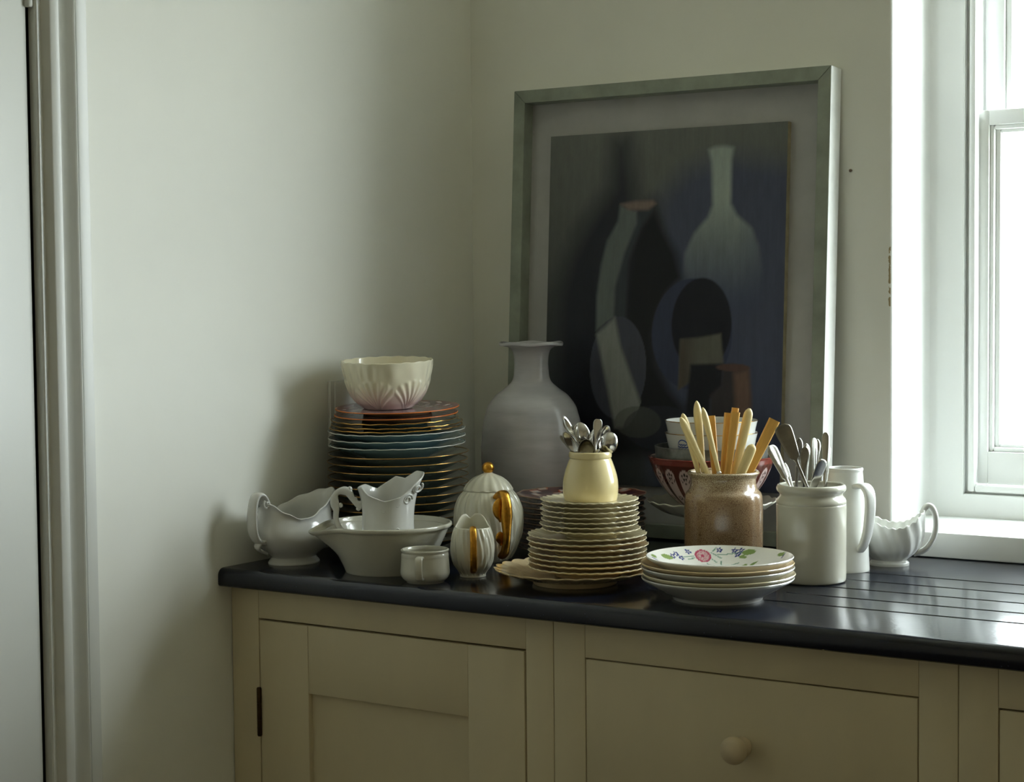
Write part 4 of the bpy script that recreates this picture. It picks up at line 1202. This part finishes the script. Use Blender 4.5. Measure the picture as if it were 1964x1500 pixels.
def brown_bowl():
    out = px_prof([(50, 0), (52, 2), (55, 10), (60, 16), (78, 32), (95, 52), (108, 74), (116, 95), (119.5, 106), (121, 109)], s, 7)
    prof = wall_of(out, 0.0045, 0.012)
    no = len(out)+3
    v, f = lathe(prof, 640)
    cols = []
    br_, wh, rd, dk = rgb(84, 44, 36), rgb(186, 166, 162), rgb(122, 58, 50), rgb(44, 28, 26)
    n = 20; H = 109*s
    for x, y, z in v:
        r = math.hypot(x, y); th = math.atan2(y, x); t = z/H
        u_ = (th/(2*PI)*n+0.35+1.2*t*0) % 1.0-0.5
        wd = 0.34
        c = br_
        if t > 0.90: c = rd
        elif t < 0.13: c = rd
        elif t < 0.86:
            tt = (t-0.13)/0.73
            top = 0.80
            du = abs(u_)/wd
            if tt < top-0.0 and du < 1: c = wh
            dd = math.hypot(u_/wd, (tt-top)/0.16)
            if dd < 1: c = wh
            # dots in the round heads and at the feet of the petals
            for (a, b) in ((0, 0.05), (-0.45, 0.02), (0.45, 0.02), (0.22, -0.06), (-0.22, -0.06)):
                if math.hypot((u_/wd-a)/0.17, (tt-top-b)/0.030) < 1: c = dk
            if 1.0 > math.hypot(u_/wd, (tt-top)/0.17) > 0.90 and tt < top-0.07: c = dk
            for (a, b) in ((0, 0.30), (-0.4, 0.27), (0.4, 0.27), (0.2, 0.22), (-0.2, 0.22)):
                if math.hypot((u_/wd-a)/0.16, (tt-b)/0.024) < 1: c = dk
        cols.append(c)
    # white inside
    ni = 640*(no+1)
    for k in range(ni, len(cols)): cols[k] = rgb(190, 176, 168)
    return v, f, cols
v, f, cols = brown_bowl()
bbz = 0.0734
obj_root_mesh('bowl', (v, f), M_painted, at(px_, py_, bbz), IMG, 'brown bowl painted with pale petals and dots behind the stoneware jar', 'bowl', colors=cols)
mz_ = bbz+0.0760
out = cr([(0.040, 0), (0.060, 0.004), (0.086, 0.012), (0.0965, 0.020), (0.0985, 0.036), (0.0995, 0.0425)], 5)
v, f = lathe(wall_of(out, 0.003, 0.004), 96, lambda i, r, z, th: (r*(1+0.004*math.sin(30*th)), z))
obj_root_mesh('shallow_dish', (v, f), M_pewter, at(px_, py_, mz_), IMG, 'mottled grey dish sitting in the brown patterned bowl', 'dish')
out = px_prof([(50, 0), (52, 1), (64, 6), (75, 18), (82, 36), (86.5, 56), (89.5, 68)], s*0.985, 6)
wz_ = mz_+0.0045
for i in range(2):
    o = empty('tea_bowl', at(px_, py_, wz_+i*0.0215), IMG+0.4*i)
    tag(o, ['lower white bowl with a blue printed mark in the pair', 'upper white gilt edged bowl of the nested pair'][i].capitalize(), 'bowl', 'nested white bowls behind the knives')
    if i == 0: v, f = lathe(wall_of(out, 0.0022, 0.004), 96)
    if i == 0: body = ob('body', v, f, M_white, o, sharp=60)
    else: bb = inst(body, 'body', o)
    rv, rf = ring_tube([(out[-1][0]*math.cos(a), out[-1][0]*math.sin(a), out[-1][1]) for a in np.linspace(0, 2*PI, 96, endpoint=False)], 0.0007)
    ob('gilt_rim', rv, rf, M_giltrim, o)
    if i == 0:
        # printed mark on the left front of the lower bowl
        zz = [q[1] for q in out]; rr = [q[0] for q in out]
        def onb(a, z): R_ = float(np.interp(z, zz, rr))+0.0001; return (R_*math.cos(a), R_*math.sin(a), z)
        ac = -PI/2-0.80
        parts = []
        loop = [onb(ac+0.150*math.cos(q), 0.041+0.0115*math.sin(q)) for q in np.linspace(0, PI*1.0, 20)]
        parts.append(sweep(loop, 0.0011, 0.0004, (0, 0, 1), 6))
        for dz_, a0, a1 in ((0.0, -0.15, 0.15), (-0.0042, -0.16, 0.17), (0.004, -0.11, 0.11)):
            ln = [onb(ac+a0+(a1-a0)*q, 0.040+dz_+0.0007*math.sin(q*22)) for q in np.linspace(0, 1, 24)]
            parts.append(sweep(ln, 0.0010, 0.0004, (0, 0, 1), 6))
        v2, f2 = merge(*parts); ob('printed_mark', v2, f2, M_blueink, o)['label'] = 'blue printed mark'

# ---- flowered plate stack at the front
fx, fy = 0.8703, -0.6216
def coupe(R, H, fr, lift=0.0):
    w0 = 0.0055
    def zt_(r):
        if r <= fr*1.06: return w0
        return w0+(H-w0)*((r-fr*1.06)/(R-0.002-fr*1.06))**1.05
    pr = [(0, 0.0022), (fr-0.006, 0.0022), (fr-0.004, 0), (fr, 0), (fr+0.0014, 0.0016)]
    for r in np.linspace(fr+0.004, R-0.003, 8): pr.append((float(r), zt_(r)-0.0036))
    pr += [(R-0.0006, H-0.0022), (R, H-0.0006), (R-0.001, H+0.0006)]
    top = [(max(0.0, (R-0.002)*(1-q)), zt_((R-0.002)*(1-q))) for q in np.linspace(0.02, 1, 64)]
    top[-1] = (0, w0)
    if lift:
        return [(r, z+lift) for r, z in pr[:2]] + [(fr-0.004, 0), (fr, 0), (fr+0.0012, lift*0.7), (fr+0.0022, lift+0.0008)] + [(r, z+lift) for r, z in pr[5:]+top]
    return pr+top
FLW = []
def flower_paint(R):
    g1, g2 = np.array(rgb(132, 156, 92)), np.array(rgb(124, 158, 140)); bl_ = np.array(rgb(36, 50, 128)); pk = np.array(rgb(176, 42, 84)); wh = np.array(rgb(232, 231, 224))
    blues = [(-0.58, 0.62), (-0.53, 0.70), (-0.46, 0.655), (-0.35, 0.82), (0.10, 0.90), (0.306, 0.845), (0.395, 0.82), (0.34, 0.76), (-0.62, -0.5), (0.55, -0.55), (0.1, -0.8)]
    leaves = [(-0.67, 0.53, 0.10, 0.05, 0.6), (0.49, 0.74, 0.10, 0.05, -0.4), (0.40, 0.69, 0.06, 0.03, -0.6), (-0.87, 0.30, 0.07, 0.035, 1.2), (0.88, 0.30, 0.08, 0.035, -1.2), (0.385, 0.50, 0.06, 0.03, 0.3), (0.50, 0.46, 0.08, 0.025, 0.2), (-0.24, 0.54, 0.05, 0.03, 0.1)]
    stems = [((-0.43, 0.68), (-0.27, 0.77)), ((-0.02, 0.86), (0.115, 0.75)), ((0.06, 0.82), (0.31, 0.80)), ((-0.36, 0.67), (-0.27, 0.73)), ((-0.10, 0.66), (-0.01, 0.57)), ((0.10, 0.70), (0.09, 0.57)), ((0.09, 0.58), (0.33, 0.60)), ((-0.02, 0.74), (0.04, 0.68)), ((0.0, 0.88), (0.06, 0.95)), ((0.31, 0.80), (0.46, 0.77))]
    def fn(q):
        x, y, z = q; X, Y = x/R, y/R; r = math.hypot(X, Y)
        if z < 0.0054: return tuple(wh)
        if r > 0.62 and z < 0.0055+0.0240*max(0, (x*x+y*y)**0.5-0.0716)/(R-0.0736)-0.0022: return tuple(wh)
        c = wh
        for (a, b), (p, w_) in stems:
            L2 = (p-a)**2+(w_-b)**2; t = max(0, min(1, ((X-a)*(p-a)+(Y-b)*(w_-b))/L2))
            if math.hypot(X-a-t*(p-a), Y-b-t*(w_-b)) < 0.009: c = g2
        for cx, cy, a, b, an in leaves:
            dx, dy = X-cx, Y-cy; u_ = dx*math.cos(an)+dy*math.sin(an); v_ = -dx*math.sin(an)+dy*math.cos(an)
            if (u_/a)**2+(v_/b)**2 < 1: c = g1
        for cx, cy in blues:
            d = math.hypot(X-cx, Y-cy); a = math.atan2(Y-cy, X-cx)
            if 0.013 < d < 0.050*(0.74+0.26*math.cos(5*a)): c = bl_
        d = math.hypot((X+0.145), (Y-0.79))
        if d < 0.115:
            n_ = 0.5+0.5*math.sin(d*150+5*math.sin(7*math.atan2(Y-0.79, X+0.145)))
            k = 0.95 if d > 0.088 or d < 0.025 else 0.45+0.35*n_
            c = pk*k+wh*(1-k)
        if (abs(X+0.86) < 0.05 and abs(Y-0.20-0.6*(X+0.86)) < 0.014) or (abs(X-0.90) < 0.04 and abs(Y-0.22-1.2*(X-0.9)) < 0.014): c = bl_
        return tuple(c)
    return fn
specs = [(0.0, 0.1150, M_white, 'bottom white soup plate with a visible foot in the flowered stack'),
         (0.0102, 0.1150, M_cream, 'cream plate second from the bottom of the flowered stack'),
         (0.0202, 0.1155, M_white, 'white rimmed plate in the middle of the flowered stack'),
         (0.0266, 0.1155, M_creamtan, 'cream plate directly beneath the flowered top plate')]
for i, (dz, R_, m_, lb) in enumerate(specs):
    k = PlateKind('soup_plate', R_, 0.0285, 0, 0, 0, m_, None, None, seg=96, prof=coupe(R_, 0.0285, 0.0675, 0.0042 if i == 0 else 0.0))
    k.place(fx+jit(0.0015), fy+jit(0.001), Z0+dz, IMG, lb.capitalize(), 'plate', 'plates in the flowered stack')
k = PlateKind('soup_plate', 0.1110, 0.0295, 0, 0, 0, M_painted, None, None, seg=420, prof=coupe(0.1110, 0.0295, 0.0675), colors=flower_paint(0.1110))
p_ = RZ_IMG @ Vector((0.003, 0.002, 0))
k.place(fx+p_.x, fy+p_.y, Z0+0.0345, IMG, 'White plate painted with pink flower and blue sprigs on top of stack', 'plate', 'plates in the flowered stack')

# ---- white ironstone jar with cutlery
s = 0.000831
wj = (0.9236, -0.4004)
out = px_prof([(60, 0), (63, 1.5), (66, 7), (66.3, 40), (66.3, 100), (66.5, 142), (66.3, 148)], s, 4)
out += [(x*s, z*s) for x, z in ((65.6, 149.3), (66.4, 150.6), (66.4, 155), (64.5, 160), (60.5, 164), (59.3, 167), (60.5, 170), (64.5, 173), (66.3, 177), (66.2, 181), (64.6, 184.5))]
v, f = lathe(wall_of(out, 0.0055, 0.007), 96)
obj_root_mesh('utensil_jar', (v, f), M_offwhite, at(*wj), IMG, 'white cylindrical jar with grooved neck holding silver cutlery', 'jar')
def wpt(X, Y, dep=0.0):
    a = (1230+X/5.036-1556)*s; h = (1114-(760+Y/5.036))*s
    p = RZ_IMG @ Vector((a, dep, 0)); return Vector((wj[0]+p.x, wj[1]+p.y, Z0+h))
def fiddle(tx, ty, bx, by, w, dep, depb, m, label, face=None, kind='fiddle', L=0.19):
    T = wpt(tx, ty, dep); M_ = wpt(bx, by, depb); d = (T-M_).normalized()
    Lmax = (T.z-(Z0+0.012))/d.z; L = min(L, Lmax)
    hw = w/5.036*s/2
    z = lambda q: L-q
    if kind == 'fiddle':
        st = [(0, 0.006, 0.0012, 0), (z(0.15) if L > 0.16 else L*0.1, 0.003, 0.0014, 0), (z(0.085), 0.0026, 0.0014, 0), (z(0.062), 0.0030, 0.0013, 0), (z(0.056), hw*0.62, 0.0012, 0), (z(0.048), hw*0.70, 0.0011, 0.0002), (z(0.030), hw*0.88, 0.0011, 0.0008),
              (z(0.014), hw, 0.0011, 0.0016), (z(0.006), hw*0.93, 0.0011, 0.0020), (z(0.0015), hw*0.6, 0.001, 0.0024), (L, hw*0.2, 0.0008, 0.0025)]
    else:
        st = [(0, 0.006, 0.0012, 0), (L*0.3, 0.003, 0.0014, 0), (L*0.55, 0.0026, 0.0015, 0), (z(0.035), hw*0.6, 0.0013, 0), (z(0.015), hw, 0.0012, 0.001), (z(0.005), hw*0.8, 0.0011, 0.0016), (L, hw*0.2, 0.0008, 0.002)]
    v, f = flat_loft(st, 5, 12, 2.8)
    o = ob('cutlery_handle', v, f, m); tag(o, label, 'cutlery', 'silver cutlery in the white jar')
    pose(o, T-d*L, T, face or CAMV)
    return o
fiddle(1345, 265, 1600, 900, 168, -0.010, -0.018, M_tarnish, 'large dark fiddle shaped handle tallest in the white jar', CAMV+RT*0.05)
fiddle(1255, 465, 1445, 900, 130, 0.0, -0.006, M_silver, 'bright fiddle handle leaning furthest left in the white jar', CAMV*0.8+RT*0.5)
fiddle(1545, 405, 1500, 900, 92, 0.012, 0.006, M_tarnish, 'dull silver handle just right of the tall dark one', CAMV+RT*0.4, 'plain')
fiddle(1580, 480, 1545, 900, 96, -0.010, -0.012, M_tarnish, 'golden toned handle in the middle of the white jar', CAMV+RT*0.2, 'plain')
fiddle(1625, 465, 1600, 900, 90, 0.020, 0.014, M_silver, 'bright handle behind the golden toned one in the white jar', CAMV+RT*0.6, 'plain')
fiddle(1688, 405, 1670, 900, 88, 0.010, 0.004, M_silver, 'silver handle left of the upright bright one at the right', CAMV+RT*0.7)
fiddle(1735, 425, 1690, 900, 80, 0.026, 0.018, M_silver, 'silver handle at the very back of the white jar', CAMV+RT*0.4, 'plain')
fiddle(1785, 345, 1755, 900, 86, -0.004, -0.010, M_silver, 'tall upright bright handle at the right of the white jar', CAMV+RT*0.35)
fiddle(1745, 600, 1612, 905, 140, -0.026, -0.025, M_silver, 'short broad shiny handle at the front leaning right in the jar', CAMV*0.8+RT*0.6, L=0.115)
fiddle(1838, 495, 1780, 900, 60, 0.010, 0.004, M_silver, 'thin handle furthest right in the white jar', CAMV+RT*0.9, 'plain')
fiddle(1400, 640, 1470, 900, 50, 0.006, 0.004, M_silver, 'thin low handle beside the leftmost one in the white jar', CAMV+RT*0.7, 'plain', L=0.16)

# ---- tall white tankard
s = 0.000862
tj = empty('tankard', at(0.9238, -0.2673), IMG); tag(tj, 'tall tapering white tankard with long strap handle behind the utensil jar', 'jug')
out = px_prof([(46.5, 0), (47.5, 2), (46.5, 20), (43.5, 80), (39, 140), (35.5, 175), (34, 190)], s, 5)
out += [(0.0300, 0.1652), (0.0306, 0.1665), (0.0302, 0.169)]
v, f = lathe(wall_of(out, 0.004, 0.006), 80); ob('body', v, f, M_bright, tj, sharp=60)
path = [(0.026, 0, 0.139), (0.036, 0, 0.143), (0.049, 0, 0.142), (0.0575, 0, 0.132), (0.0600, 0, 0.115), (0.0585, 0, 0.095), (0.055, 0, 0.073), (0.049, 0, 0.055), (0.043, 0, 0.044), (0.036, 0, 0.036)]
v, f = strap(path, lambda q: 0.0120*(1-0.25*q), lambda q: 0.0046, power=3)
h_ = ob('handle', v, f, M_bright, tj, sharp=60); h_.rotation_euler = (0, 0, -1.0)
